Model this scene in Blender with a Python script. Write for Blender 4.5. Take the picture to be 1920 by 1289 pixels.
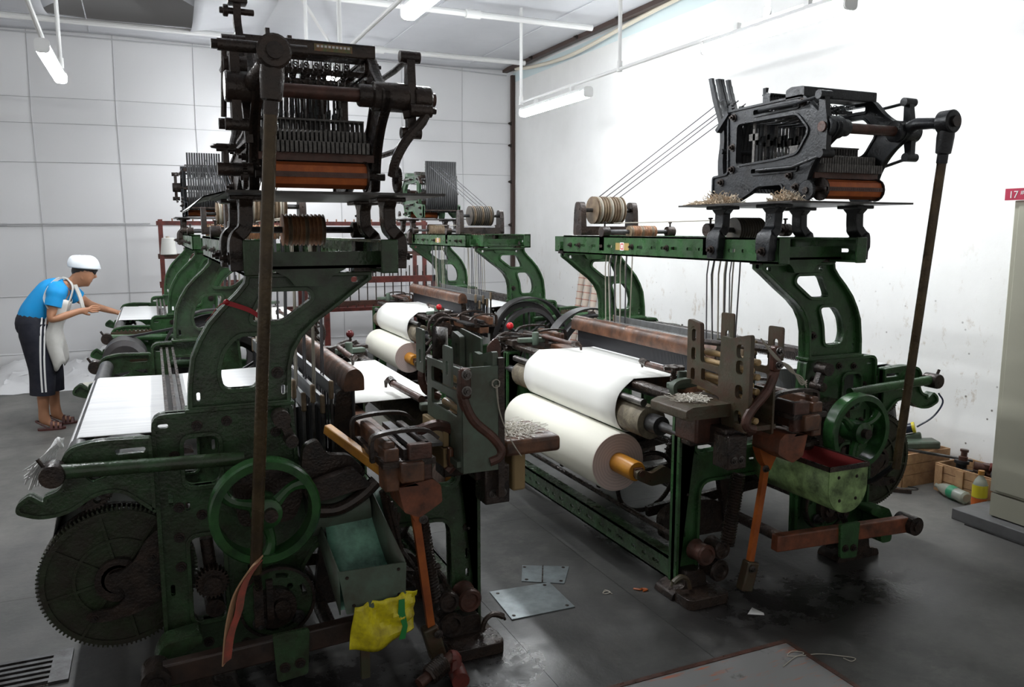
import bpy, bmesh, math, random
from mathutils import Vector, Matrix
from mathutils.geometry import tessellate_polygon
random.seed(7)
for _o in list(bpy.data.objects): bpy.data.objects.remove(_o)
SC = bpy.context.scene
COL = SC.collection
PI = math.pi

# ------------------------------------------------------------ camera, world, exposure
cam_d = bpy.data.cameras.new('camera')
cam = bpy.data.objects.new('camera', cam_d); COL.objects.link(cam)
cam_d.sensor_width = 36.0; cam_d.lens = 36.0*1500/1920; cam_d.clip_start = 0.05
cam.location = (0, 0, 1.62)
cam.rotation_euler = (math.radians(90-8.05), 0, math.radians(-24.1))
SC.camera = cam
W = bpy.data.worlds.new('world'); SC.world = W; W.use_nodes = True
W.node_tree.nodes['Background'].inputs[0].default_value = (1.0, 0.985, 0.95, 1)
W.node_tree.nodes['Background'].inputs[1].default_value = 0.155
SC.view_settings.view_transform = 'Standard'; SC.view_settings.look = 'None'
SC.view_settings.gamma = 1.0; SC.view_settings.use_curve_mapping = False
SC.view_settings.exposure = 1.5
LAMP_STRENGTH = 36.0

# ------------------------------------------------------------ materials
def mat(name, col, rough=0.5, metal=0.0, grime=None, gscale=9.0, gamt=0.5, bump=0.0, bscale=60.0, emit=None, trans=0.0, alpha=1.0, spec=0.5, gsharp=0.18):
    m = bpy.data.materials.new(name); m.use_nodes = True
    nt = m.node_tree; b = nt.nodes['Principled BSDF']
    b.inputs['Roughness'].default_value = rough; b.inputs['Metallic'].default_value = metal
    b.inputs['Specular IOR Level'].default_value = spec
    c4 = (*col, 1)
    b.inputs['Base Color'].default_value = c4
    tc = None
    if grime or bump:
        tc = nt.nodes.new('ShaderNodeTexCoord')
    if grime:
        n = nt.nodes.new('ShaderNodeTexNoise'); n.inputs['Scale'].default_value = gscale
        n.inputs['Detail'].default_value = 7; n.inputs['Roughness'].default_value = 0.68
        nt.links.new(tc.outputs['Object'], n.inputs['Vector'])
        r = nt.nodes.new('ShaderNodeMapRange')
        r.inputs['From Min'].default_value = 0.62-gamt*0.4-gsharp; r.inputs['From Max'].default_value = 0.62-gamt*0.4+gsharp
        nt.links.new(n.outputs['Fac'], r.inputs['Value'])
        mx = nt.nodes.new('ShaderNodeMix'); mx.data_type = 'RGBA'
        mx.inputs[6].default_value = c4; mx.inputs[7].default_value = (*grime, 1)
        nt.links.new(r.outputs['Result'], mx.inputs[0]); nt.links.new(mx.outputs[2], b.inputs['Base Color'])
    if bump:
        n2 = nt.nodes.new('ShaderNodeTexNoise'); n2.inputs['Scale'].default_value = bscale; n2.inputs['Detail'].default_value = 4
        nt.links.new(tc.outputs['Object'], n2.inputs['Vector'])
        if bump >= 0.2:
            rr_ = nt.nodes.new('ShaderNodeMapRange'); rr_.inputs['From Min'].default_value = 0.3; rr_.inputs['From Max'].default_value = 0.7
            rr_.inputs['To Min'].default_value = max(0.08, rough-0.16); rr_.inputs['To Max'].default_value = rough+0.14
            n3 = nt.nodes.new('ShaderNodeTexNoise'); n3.inputs['Scale'].default_value = gscale*1.7; n3.inputs['Detail'].default_value = 5; nt.links.new(tc.outputs['Object'], n3.inputs['Vector'])
            nt.links.new(n3.outputs['Fac'], rr_.inputs['Value']); nt.links.new(rr_.outputs['Result'], b.inputs['Roughness'])
        bp = nt.nodes.new('ShaderNodeBump'); bp.inputs['Strength'].default_value = bump; bp.inputs['Distance'].default_value = 0.005
        nt.links.new(n2.outputs['Fac'], bp.inputs['Height']); nt.links.new(bp.outputs['Normal'], b.inputs['Normal'])
    if emit:
        b.inputs['Emission Color'].default_value = (*emit[0], 1); b.inputs['Emission Strength'].default_value = emit[1]
    if trans: b.inputs['Transmission Weight'].default_value = trans
    if alpha < 1: b.inputs['Alpha'].default_value = alpha
    return m
M = {}
M['green'] = mat('green_enamel', (0.044, 0.102, 0.044), 0.28, 0, (0.026, 0.034, 0.018), 11, 0.42, 0.30, 90)
M['green_lit'] = mat('lit_green_enamel', (0.034, 0.112, 0.034), 0.34, 0, (0.020, 0.046, 0.018), 9, 0.38, 0.22, 90)  # same loom enamel, with the better lit look put into the colour
M['green_pale'] = mat('pale_green_paint', (0.33, 0.50, 0.20), 0.5, 0, (0.06, 0.09, 0.035), 14, 0.34, 0.15, 60)
M['green_grey'] = mat('grey_green_sheet', (0.105, 0.160, 0.120), 0.45, 0, (0.07, 0.075, 0.055), 8, 0.4, 0.1, 60)
M['teal'] = mat('teal_sheet', (0.20, 0.44, 0.32), 0.38, 0, (0.04, 0.09, 0.07), 8, 0.35)
M['black'] = mat('oily_black_iron', (0.022, 0.019, 0.018), 0.28, 0.3, (0.050, 0.032, 0.024), 14, 0.35, 0.4, 110)
M['slate'] = mat('slate_iron', (0.026, 0.029, 0.034), 0.40, 0.3, (0.012, 0.012, 0.013), 12, 0.35, 0.3, 110)
M['iron'] = mat('brown_oily_iron', (0.064, 0.042, 0.032), 0.33, 0.35, (0.022, 0.018, 0.017), 14, 0.42, 0.4, 100)
M['rust'] = mat('rusty_brown_iron', (0.125, 0.050, 0.036), 0.40, 0.2, (0.05, 0.027, 0.02), 14, 0.42, 0.3, 90)
M['steel'] = mat('worn_steel', (0.30, 0.29, 0.28), 0.30, 0.9, (0.07, 0.06, 0.055), 16, 0.42, 0.1, 90)
M['greysteel'] = mat('grey_machined_steel', (0.13, 0.13, 0.135), 0.38, 0.6, (0.04, 0.037, 0.035), 14, 0.42, 0.1, 90)
M['oldgreen'] = mat('worn_olive_iron', (0.055, 0.066, 0.038), 0.40, 0.1, (0.075, 0.042, 0.026), 12, 0.45, 0.3, 80)
M['wood'] = mat('oily_brown_wood', (0.21, 0.090, 0.045), 0.42, 0, (0.05, 0.024, 0.015), 12, 0.45, 0.2, 50)
M['redwood'] = mat('red_brown_wood', (0.28, 0.085, 0.040), 0.45, 0, (0.06, 0.024, 0.014), 10, 0.4, 0.2, 50)
M['darkwood'] = mat('dark_oily_wood', (0.060, 0.032, 0.023), 0.45, 0, (0.016, 0.011, 0.009), 9, 0.45, 0.2, 50)
M['orange'] = mat('orange_fibre', (0.48, 0.125, 0.020), 0.42, 0, (0.26, 0.06, 0.014), 9, 0.36)
M['ochre'] = mat('ochre_wood', (0.50, 0.235, 0.035), 0.38, 0, (0.24, 0.10, 0.02), 12, 0.36)
M['core'] = mat('amber_tube', (0.62, 0.28, 0.025), 0.33, 0, (0.42, 0.17, 0.02), 6, 0.35)
M['pirn'] = mat('varnished_pirn', (0.52, 0.37, 0.18), 0.3, 0, (0.32, 0.20, 0.09), 18, 0.35)
M['ropewood'] = mat('cord_worn_wood', (0.40, 0.19, 0.085), 0.6, 0, (0.19, 0.085, 0.04), 22, 0.45, 0.2, 80)
M['disc_tan'] = mat('tan_sheave', (0.25, 0.185, 0.115), 0.6, 0, (0.12, 0.08, 0.05), 20, 0.4)
M['disc_dark'] = mat('dark_sheave', (0.050, 0.047, 0.043), 0.5, 0, (0.10, 0.08, 0.06), 20, 0.3)
M['paper'] = mat('pattern_card', (0.58, 0.155, 0.035), 0.45, 0, (0.34, 0.08, 0.024), 14, 0.4)
M['cloth'] = mat('white_cloth', (0.80, 0.795, 0.76), 0.85, 0, None, bump=0.05, bscale=500)
M['clothroll'] = mat('cream_cloth', (0.80, 0.78, 0.69), 0.85, 0, None, bump=0.05, bscale=500)
M['rollend'] = mat('cloth_roll_end', (0.56, 0.46, 0.43), 0.9, 0, (0.48, 0.37, 0.34), 30, 0.45)
M['sand'] = mat('abrasive_roller', (0.26, 0.225, 0.155), 0.7, 0, (0.10, 0.08, 0.055), 20, 0.45, 0.3, 120)
M['yarn'] = mat('white_warp', (0.80, 0.80, 0.80), 0.6)
M['lint'] = mat('cotton_lint', (0.78, 0.74, 0.67), 0.95)
M['lintbrown'] = mat('brown_lint', (0.50, 0.34, 0.20), 0.95, 0, (0.62, 0.55, 0.45), 25, 0.45)
M['dusty'] = mat('linty_iron', (0.07, 0.068, 0.066), 0.8, 0.0, (0.20, 0.19, 0.18), 60, 0.38, 0.6, 200)
M['cord'] = mat('cotton_cord', (0.42, 0.39, 0.33), 0.9)
M['wire'] = mat('heald_wire', (0.11, 0.11, 0.12), 0.4, 0.6)
M['red'] = mat('red_plastic', (0.55, 0.012, 0.018), 0.22)
M['darkred'] = mat('dark_red_ball', (0.10, 0.012, 0.012), 0.22)
M['redpaint'] = mat('red_brown_paint', (0.21, 0.040, 0.030), 0.45, 0, (0.07, 0.02, 0.016), 12, 0.42)
M['ribbon'] = mat('red_ribbon', (0.36, 0.010, 0.018), 0.5)
M['belt'] = mat('red_rubber_belt', (0.48, 0.075, 0.05), 0.6, 0, (0.18, 0.06, 0.04), 14, 0.4)
M['beltedge'] = mat('tan_belt_back', (0.36, 0.20, 0.11), 0.7)
M['yellowbag'] = mat('yellow_plastic_bag', (0.92, 0.82, 0.02), 0.35, 0, (0.38, 0.30, 0.02), 16, 0.32, 0.6, 25)
M['greenbag'] = mat('green_print', (0.02, 0.22, 0.05), 0.35)
M['blackrubber'] = mat('black_rubber', (0.012, 0.012, 0.013), 0.5)
M['cardboard'] = mat('cardboard', (0.30, 0.21, 0.10), 0.8)
M['white'] = mat('white_plastic', (0.78, 0.78, 0.77), 0.4)
M['tealpirn'] = mat('teal_yarn', (0.03, 0.36, 0.38), 0.6)
M['tray'] = mat('galvanised_tray', (0.085, 0.085, 0.085), 0.4, 0.5, (0.03, 0.025, 0.022), 9, 0.42)
M['stick_a'] = mat('sticker_red', (0.35, 0.10, 0.06), 0.5, 0, (0.10, 0.16, 0.06), 40, 0.4)
M['stick_w'] = mat('sticker_white', (0.75, 0.72, 0.70), 0.5)
M['redlining'] = mat('red_lining', (0.26, 0.035, 0.035), 0.5)
M['healdgrey'] = mat('heald_bar_grey', (0.24, 0.25, 0.26), 0.4, 0.3, (0.15, 0.15, 0.15), 14, 0.4)
M['tape'] = mat('tan_tape', (0.36, 0.25, 0.08), 0.5)

# ------------------------------------------------------------ mesh helpers
TF = (1, 0, 1, 0)            # sx, ox, sy, oy : local loom space -> world
ROOT = Vector((0, 0, 0))     # origin of the thing being built
def tfm(v):
    return Vector((TF[0]*v[0]+TF[1], TF[2]*v[1]+TF[3], v[2]))
def set_tf(t): 
    global TF; TF = t
def rp(pts, r=0.0, n=4):
    """round the corners of a closed polygon; points are (x, y) or (x, y, r)"""
    out = []; k = len(pts)
    for i, p in enumerate(pts):
        rr = p[2] if len(p) > 2 else r
        c = Vector(p[:2]); a = Vector(pts[i-1][:2])-c; b = Vector(pts[(i+1) % k][:2])-c
        la, lb = a.length, b.length
        if rr <= 0 or la < 1e-6 or lb < 1e-6: out.append((c.x, c.y)); continue
        a.normalize(); b.normalize()
        t = min(rr, la*0.48, lb*0.48)
        p0, p2 = c+a*t, c+b*t
        for j in range(n+1):
            u = j/n; q = p0*(1-u)**2+c*2*u*(1-u)+p2*u*u
            out.append((q.x, q.y))
    return out
def inset(pts, d):
    area = sum(pts[i-1][0]*pts[i][1]-pts[i][0]*pts[i-1][1] for i in range(len(pts)))
    s = 1 if area > 0 else -1; out = []; k = len(pts)
    for i in range(k):
        p = Vector(pts[i]); e1 = p-Vector(pts[i-1]); e2 = Vector(pts[(i+1) % k])-p
        if e1.length < 1e-7: e1 = e2
        if e2.length < 1e-7: e2 = e1
        n1 = Vector((-e1.y, e1.x)).normalized(); n2 = Vector((-e2.y, e2.x)).normalized()
        m = n1+n2
        if m.length < 1e-4: m = n1
        m.normalize(); c = max(0.45, m.dot(n1))
        q = p+m*(s*d/c); out.append((q.x, q.y))
    return out
def circ(cx, cy, r, n=20, a0=0.0): return [(cx+r*math.cos(a0+2*PI*i/n), cy+r*math.sin(a0+2*PI*i/n)) for i in range(n)]
def slot(cx, cy, w, h, n=4):
    return rp([(cx-w/2, cy-h/2), (cx+w/2, cy-h/2), (cx+w/2, cy+h/2), (cx-w/2, cy+h/2)], min(w, h)*0.49, n)
def gear_outline(cx, cy, r, teeth, h):
    o = []
    for i in range(teeth):
        a = 2*PI*i/teeth; s = 2*PI/teeth
        for f, rr in ((0, r-h), (0.28, r-h), (0.40, r), (0.72, r), (0.84, r-h)):
            o.append((cx+rr*math.cos(a+s*f), cy+rr*math.sin(a+s*f)))
    return o
def spline(pts, n=6, closed=False):
    P = [Vector(p) for p in pts]; out = []; k = len(P)
    rng = range(k) if closed else range(k-1)
    for i in rng:
        p1, p2 = P[i], P[(i+1) % k]
        p0 = P[i-1] if (closed or i > 0) else p1*2-p2
        p3 = P[(i+2) % k] if (closed or i+2 < k) else p2*2-p1
        for j in range(n):
            t = j/n
            out.append(0.5*((2*p1)+(p2-p0)*t+(2*p0-5*p1+4*p2-p3)*t*t+(3*p1-p0-3*p2+p3)*t**3))
    if not closed: out.append(P[-1])
    return [tuple(v) for v in out]
class MB:
    def __init__(s): s.v = []; s.f = []
    def add(s, vs, fs):
        b = len(s.v); s.v += [tuple(v) for v in vs]; s.f += [tuple(i+b for i in f) for f in fs]; return s
    def bx(s, x0, x1, y0, y1, z0, z1, mtx=None):
        vs = [(x, y, z) for x in (x0, x1) for y in (y0, y1) for z in (z0, z1)]
        if mtx is not None: vs = [tuple(mtx @ Vector(v)) for v in vs]
        return s.add(vs, [(0, 1, 3, 2), (4, 6, 7, 5), (0, 4, 5, 1), (2, 3, 7, 6), (0, 2, 6, 4), (1, 5, 7, 3)])
    def bar(s, p0, p1, w, h, up=(0, 0, 1)):
        """rectangular bar from p0 to p1; w across, h along up"""
        p0, p1 = Vector(p0), Vector(p1); d = (p1-p0).normalized(); u = Vector(up)
        a = d.cross(u)
        if a.length < 1e-4: a = d.cross(Vector((1, 0, 0)))
        a.normalize(); u = a.cross(d).normalized()
        vs = [p+a*(w/2*i)+u*(h/2*j) for p in (p0, p1) for i in (-1, 1) for j in (-1, 1)]
        return s.add(vs, [(0, 1, 3, 2), (4, 6, 7, 5), (0, 4, 5, 1), (2, 3, 7, 6), (0, 2, 6, 4), (1, 5, 7, 3)])
    def cyl(s, p0, p1, r0, r1=None, n=16, caps=True):
        r1 = r0 if r1 is None else r1
        return s.loft([(p0, r0), (p1, r1)], n, caps)
    def loft(s, rings, n=16, caps=True):
        """circular rings [(centre, radius)] joined; straight axis from first to last"""
        P = [Vector(c) for c, r in rings]; d = (P[-1]-P[0])
        if d.length < 1e-9: d = Vector((0, 0, 1))
        d.normalize()
        a = d.cross(Vector((0, 0, 1)) if abs(d.z) < 0.9 else Vector((1, 0, 0))).normalized(); b = d.cross(a)
        vs = []
        for (c, r), p in zip(rings, P):
            vs += [p+(a*math.cos(2*PI*i/n)+b*math.sin(2*PI*i/n))*r for i in range(n)]
        fs = [(k*n+i, k*n+(i+1) % n, (k+1)*n+(i+1) % n, (k+1)*n+i) for k in range(len(P)-1) for i in range(n)]
        if caps: fs += [tuple(range(n)), tuple((len(P)-1)*n+i for i in range(n))]
        return s.add(vs, fs)
    def tube(s, pts, r, n=8, closed=False):
        P = [Vector(p) for p in pts]; k = len(P); vs = []; ref = Vector((0, 0, 1)); pa = None
        R = r if isinstance(r, (list, tuple)) else [r]*k
        for i, p in enumerate(P):
            d = (P[(i+1) % k]-P[i-1]) if closed else (P[min(i+1, k-1)]-P[max(i-1, 0)])
            if d.length < 1e-9: d = Vector((0, 0, 1))
            d.normalize()
            if pa is None:
                a = d.cross(ref if abs(d.z) < 0.9 else Vector((1, 0, 0)))
            else: a = pa-d*pa.dot(d)
            a.normalize(); pa = a; b = d.cross(a)
            vs += [p+(a*math.cos(2*PI*j/n)+b*math.sin(2*PI*j/n))*R[i] for j in range(n)]
        m = k if closed else k-1
        fs = [(i*n+j, i*n+(j+1) % n, ((i+1) % k)*n+(j+1) % n, ((i+1) % k)*n+j) for i in range(m) for j in range(n)]
        if not closed: fs += [tuple(range(n)), tuple((k-1)*n+j for j in range(n))]
        return s.add(vs, fs)
    def ribbon(s, pts, w, h, side=(0, 1, 0)):
        """flat section w (along side) x h swept along pts"""
        P = [Vector(p) for p in pts]; k = len(P); vs = []; sd = Vector(side).normalized()
        Wd = w if isinstance(w, (list, tuple)) else [w]*k
        for i, p in enumerate(P):
            d = (P[min(i+1, k-1)]-P[max(i-1, 0)]).normalized(); u = sd.cross(d)
            if u.length < 1e-5: u = Vector((0, 0, 1))
            u.normalize()
            vs += [p+sd*(Wd[i]/2*a)+u*(h/2*b) for a, b in ((-1, -1), (1, -1), (1, 1), (-1, 1))]
        fs = [(i*4+j, i*4+(j+1) % 4, (i+1)*4+(j+1) % 4, (i+1)*4+j) for i in range(k-1) for j in range(4)]
        fs += [(0, 1, 2, 3), tuple((k-1)*4+j for j in range(4))]
        return s.add(vs, fs)
    def prism(s, outer, holes, plane, d0, d1):
        loops = [list(outer)]+[list(h) for h in (holes or [])]
        tri = tessellate_polygon([[Vector((p[0], p[1], 0)) for p in l] for l in loops])
        flat = [p for l in loops for p in l]; n = len(flat)
        def P(p, d):
            if plane == 'xz': return (p[0], d, p[1])
            if plane == 'yz': return (d, p[0], p[1])
            return (p[0], p[1], d)
        vs = [P(p, d0) for p in flat]+[P(p, d1) for p in flat]
        fs = [tuple(t) for t in tri]+[tuple(i+n for i in reversed(t)) for t in tri]
        b = 0
        for l in loops:
            k = len(l)
            for i in range(k):
                j = (i+1) % k; fs.append((b+i, b+j, b+j+n, b+i+n))
            b += k
        return s.add(vs, fs)
    def rim(s, outer, w, plane, d0, d1): return s.prism(outer, [inset(outer, w)], plane, d0, d1)
    def torus(s, c, axis, R, r, n=32, m=10, sq=1.0):
        c = Vector(c); d = Vector(axis).normalized(); a = d.cross(Vector((0, 0, 1)) if abs(d.z) < 0.9 else Vector((1, 0, 0))).normalized(); b = d.cross(a); vs = []
        for i in range(n):
            t = 2*PI*i/n; e = a*math.cos(t)+b*math.sin(t)
            for j in range(m):
                u = 2*PI*j/m; vs.append(c+e*(R+r*math.cos(u))+d*(r*sq*math.sin(u)))
        return s.add(vs, [(i*m+j, i*m+(j+1) % m, ((i+1) % n)*m+(j+1) % m, ((i+1) % n)*m+j) for i in range(n) for j in range(m)])
    def ball(s, c, r, n=14, m=9, sc=(1, 1, 1)):
        c = Vector(c); vs = [c+Vector((0, 0, r*sc[2]))]
        for i in range(1, m):
            t = PI*i/m
            vs += [c+Vector((r*sc[0]*math.sin(t)*math.cos(2*PI*j/n), r*sc[1]*math.sin(t)*math.sin(2*PI*j/n), r*sc[2]*math.cos(t))) for j in range(n)]
        vs.append(c-Vector((0, 0, r*sc[2]))); L = len(vs)-1
        fs = [(0, 1+j, 1+(j+1) % n) for j in range(n)]
        fs += [(1+i*n+j, 1+(i+1)*n+j, 1+(i+1)*n+(j+1) % n, 1+i*n+(j+1) % n) for i in range(m-2) for j in range(n)]
        fs += [(L, 1+(m-2)*n+(j+1) % n, 1+(m-2)*n+j) for j in range(n)]
        return s.add(vs, fs)
    def grid(s, fn, nu, nv):
        vs = [fn(i/nu, j/nv) for i in range(nu+1) for j in range(nv+1)]
        return s.add(vs, [(i*(nv+1)+j, (i+1)*(nv+1)+j, (i+1)*(nv+1)+j+1, i*(nv+1)+j+1) for i in range(nu) for j in range(nv)])
    def mesh(s, name, off=None, flat=False, ang=0.6):
        me = bpy.data.meshes.new(name); o = ROOT if off is None else off
        me.from_pydata([tuple(tfm(v)-o) for v in s.v], [], s.f)
        bm = bmesh.new(); bm.from_mesh(me); bmesh.ops.recalc_face_normals(bm, faces=bm.faces); bm.to_mesh(me); bm.free()
        if not flat:
            for p in me.polygons: p.use_smooth = True
            me.set_sharp_from_angle(angle=ang)
        return me
    def build(s, name, m, parent=None, flat=False, bevel=0.0, label=None, solid=0.0, kind=None):
        me = s.mesh(name, flat=flat); me.materials.append(M[m] if isinstance(m, str) else m)
        o = bpy.data.objects.new(name, me); COL.objects.link(o)
        if parent is not None: o.parent = parent
        else: o.location = ROOT
        if solid:
            md = o.modifiers.new('thickness', 'SOLIDIFY'); md.thickness = solid; md.offset = 0
        if bevel:
            md = o.modifiers.new('bevel', 'BEVEL'); md.width = bevel; md.segments = 2; md.limit_method = 'ANGLE'
        if label: o['label'] = label
        if kind: o['kind'] = kind
        return o
def thing(name, label, cat, loc, group=None):
    global ROOT
    ROOT = Vector(loc)
    o = bpy.data.objects.new(name, None); o.empty_display_size = 0.1; COL.objects.link(o); o.location = ROOT
    o['label'] = label; o['category'] = cat
    if group: o['group'] = group
    return o
def tag(o, label, cat, group=None):
    o['label'] = label; o['category'] = cat
    if group: o['group'] = group
    return o
def struct(o): o['kind'] = 'structure'; return o
def at(loc):
    global ROOT; ROOT = Vector(loc)
def bolts(parent, pts, axis='y', r=0.012, h=0.012, m='iron', name='bolt', seg=6):
    """hexagon bolt heads sharing one mesh; axis gives the way they stick out (local loom axes)"""
    key = (axis, r, h, m, TF[0], TF[2], name, seg)
    if key not in BOLT:
        d = {'y': (0, -1, 0), 'Y': (0, 1, 0), 'x': (1, 0, 0), 'X': (-1, 0, 0), 'z': (0, 0, 1)}[axis]
        d = Vector((d[0]*TF[0], d[1]*TF[2], d[2]))
        b = MB(); b.cyl((0, 0, 0), d*h*0.3, r*1.5, n=12); b.cyl((0, 0, 0), d*h, r, n=seg); b.cyl((0, 0, 0), d*h*1.5, r*0.5, n=8)
        sv = TF; set_tf((1, 0, 1, 0)); me = b.mesh(name, Vector((0, 0, 0))); set_tf(sv)
        me.materials.append(M[m]); BOLT[key] = me
    for p in pts:
        o = bpy.data.objects.new(name, BOLT[key]); COL.objects.link(o); o.parent = parent
        o.location = tfm(p)-ROOT
BOLT = {}
# ------------------------------------------------------------ surfaces of the room
def nodes_mat(name, rough):
    m = bpy.data.materials.new(name); m.use_nodes = True; nt = m.node_tree
    b = nt.nodes['Principled BSDF']; b.inputs['Roughness'].default_value = rough
    tc = nt.nodes.new('ShaderNodeTexCoord'); return m, nt, b, tc
def noise(nt, vec, scale, detail=6, rough=0.6):
    n = nt.nodes.new('ShaderNodeTexNoise'); n.inputs['Scale'].default_value = scale
    n.inputs['Detail'].default_value = detail; n.inputs['Roughness'].default_value = rough
    nt.links.new(vec, n.inputs['Vector']); return n.outputs['Fac']
def ramp(nt, val, a, b):
    r = nt.nodes.new('ShaderNodeMapRange'); r.inputs['From Min'].default_value = a; r.inputs['From Max'].default_value = b
    nt.links.new(val, r.inputs['Value']); return r.outputs['Result']
def mixc(nt, fac, c1, c2):
    x = nt.nodes.new('ShaderNodeMix'); x.data_type = 'RGBA'
    for i, c in ((6, c1), (7, c2)):
        if isinstance(c, tuple): x.inputs[i].default_value = (*c, 1)
        else: nt.links.new(c, x.inputs[i])
    nt.links.new(fac, x.inputs[0]); return x.outputs[2]
def mathn(nt, op, a, b):
    x = nt.nodes.new('ShaderNodeMath'); x.operation = op
    for i, c in ((0, a), (1, b)):
        if isinstance(c, (int, float)): x.inputs[i].default_value = c
        else: nt.links.new(c, x.inputs[i])
    x.use_clamp = True
    return x.outputs[0]
def blob(nt, vec, cx, cy, rx, ry):
    """soft elliptical patch around a place on the floor"""
    mp = nt.nodes.new('ShaderNodeMapping'); mp.vector_type = 'POINT'
    mp.inputs['Location'].default_value = (-cx/rx, -cy/ry, 0); mp.inputs['Scale'].default_value = (1/rx, 1/ry, 0)
    nt.links.new(vec, mp.inputs['Vector'])
    ln = nt.nodes.new('ShaderNodeVectorMath'); ln.operation = 'LENGTH'; nt.links.new(mp.outputs['Vector'], ln.inputs[0])
    return ramp(nt, ln.outputs['Value'], 1.0, 0.25)
# concrete with oil stains
m, nt, b, tc = nodes_mat('oil_stained_concrete', 0.5); ob = tc.outputs['Object']
c = mixc(nt, ramp(nt, noise(nt, ob, 1.3, 9, 0.70), 0.38, 0.62), (0.078, 0.077, 0.073), (0.030, 0.030, 0.029))
c = mixc(nt, ramp(nt, noise(nt, ob, 5.0, 9, 0.75), 0.50, 0.70), c, (0.095, 0.092, 0.085))
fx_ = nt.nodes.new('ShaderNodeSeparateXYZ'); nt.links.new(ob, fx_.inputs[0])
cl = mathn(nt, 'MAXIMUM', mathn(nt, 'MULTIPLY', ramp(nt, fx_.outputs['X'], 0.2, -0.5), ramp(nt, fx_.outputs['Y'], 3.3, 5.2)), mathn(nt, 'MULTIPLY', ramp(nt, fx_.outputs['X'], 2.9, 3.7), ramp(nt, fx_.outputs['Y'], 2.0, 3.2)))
paler = mixc(nt, ramp(nt, noise(nt, ob, 2.2, 9, 0.72), 0.36, 0.64), (0.200, 0.193, 0.178), (0.095, 0.093, 0.089))
c = mixc(nt, mathn(nt, 'MULTIPLY', cl, 0.85), c, paler)  # mixes in a paler tone at the back left and the right side
stain = None
for q in ((2.45, 2.60, 1.05, 0.70), (1.0, 2.60, 0.75, 0.55), (0.35, 2.75, 1.0, 0.55), (2.95, 2.5, 0.6, 0.45), (2.3, 3.5, 0.6, 1.2)):
    f = blob(nt, ob, *q); stain = f if stain is None else mathn(nt, 'MAXIMUM', stain, f)
sn = mathn(nt, 'MULTIPLY', stain, ramp(nt, noise(nt, ob, 4.5, 8, 0.7), 0.28, 0.52))
c = mixc(nt, sn, c, (0.012, 0.011, 0.011))
nt.links.new(c, b.inputs['Base Color'])
rg = nt.nodes.new('ShaderNodeMapRange'); rg.inputs['To Min'].default_value = 0.52; rg.inputs['To Max'].default_value = 0.22
nt.links.new(sn, rg.inputs['Value']); nt.links.new(rg.outputs['Result'], b.inputs['Roughness'])
bp = nt.nodes.new('ShaderNodeBump'); bp.inputs['Strength'].default_value = 0.12; bp.inputs['Distance'].default_value = 0.01
nt.links.new(noise(nt, ob, 40, 5), bp.inputs['Height']); nt.links.new(bp.outputs['Normal'], b.inputs['Normal'])
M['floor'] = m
M['joint'] = mat('joint_dirt', (0.03, 0.03, 0.03), 0.9)
# limewashed wall with splashes
m, nt, b, tc = nodes_mat('limewashed_wall', 0.8); ob = tc.outputs['Object']
c = mixc(nt, ramp(nt, noise(nt, ob, 1.2, 6), 0.35, 0.7), (0.80, 0.80, 0.79), (0.72, 0.72, 0.705))
sx = nt.nodes.new('ShaderNodeSeparateXYZ'); nt.links.new(ob, sx.inputs[0])
low = ramp(nt, sx.outputs['Z'], 1.75, 0.4)
mp = nt.nodes.new('ShaderNodeMapping'); mp.inputs['Scale'].default_value = (1, 1.7, 0.9); nt.links.new(ob, mp.inputs['Vector'])
sp = mathn(nt, 'MULTIPLY', ramp(nt, noise(nt, mp.outputs['Vector'], 5.0, 8, 0.78), 0.575, 0.66), low)
c = mixc(nt, mathn(nt, 'MULTIPLY', sp, 0.70), c, (0.34, 0.24, 0.13))
vo = nt.nodes.new('ShaderNodeTexVoronoi'); vo.inputs['Scale'].default_value = 11.0; nt.links.new(ob, vo.inputs['Vector'])
dots = mathn(nt, 'MULTIPLY', ramp(nt, vo.outputs['Distance'], 0.10, 0.05), mathn(nt, 'MULTIPLY', low, ramp(nt, noise(nt, ob, 2.3, 2), 0.48, 0.56)))
c = mixc(nt, dots, c, (0.10, 0.085, 0.07))
nt.links.new(c, b.inputs['Base Color'])
bp = nt.nodes.new('ShaderNodeBump'); bp.inputs['Strength'].default_value = 0.15; bp.inputs['Distance'].default_value = 0.01
nt.links.new(noise(nt, ob, 14, 5), bp.inputs['Height']); nt.links.new(bp.outputs['Normal'], b.inputs['Normal'])
M['limewash'] = m
M['sheet'] = mat('white_plastic_sheet', (0.74, 0.74, 0.75), 0.34, 0, None, bump=0.10, bscale=3.0, spec=0.35)
M['ceilsheet'] = mat('white_ceiling_sheet', (0.62, 0.63, 0.66), 0.40, 0, (0.54, 0.55, 0.58), 1.2, 0.4, 0.15, 2.5)
M['girt'] = mat('dark_wire', (0.46, 0.46, 0.47), 0.5)
M['trimbrown'] = mat('dark_brown_steel', (0.045, 0.024, 0.018), 0.5)
M['bluestripe'] = mat('pale_blue_border', (0.64, 0.74, 0.755), 0.8)
M['pvc'] = mat('white_pvc', (0.76, 0.76, 0.75), 0.45)
M['pvccream'] = mat('cream_pvc', (0.62, 0.57, 0.47), 0.5)
M['roofdark'] = mat('dark_roof_sheet', (0.06, 0.055, 0.05), 0.8)
M['bluetape'] = mat('blue_tape', (0.03, 0.16, 0.42), 0.5)
M['glow'] = mat('lit_tube', (0.9, 0.9, 0.9), 0.4, emit=((0.95, 0.98, 1.0), LAMP_STRENGTH))
M['beige'] = mat('beige_steel', (0.40, 0.39, 0.31), 0.45)
M['plinth'] = mat('grey_plinth', (0.17, 0.17, 0.175), 0.6, 0, (0.12, 0.12, 0.12), 8, 0.4)

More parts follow.
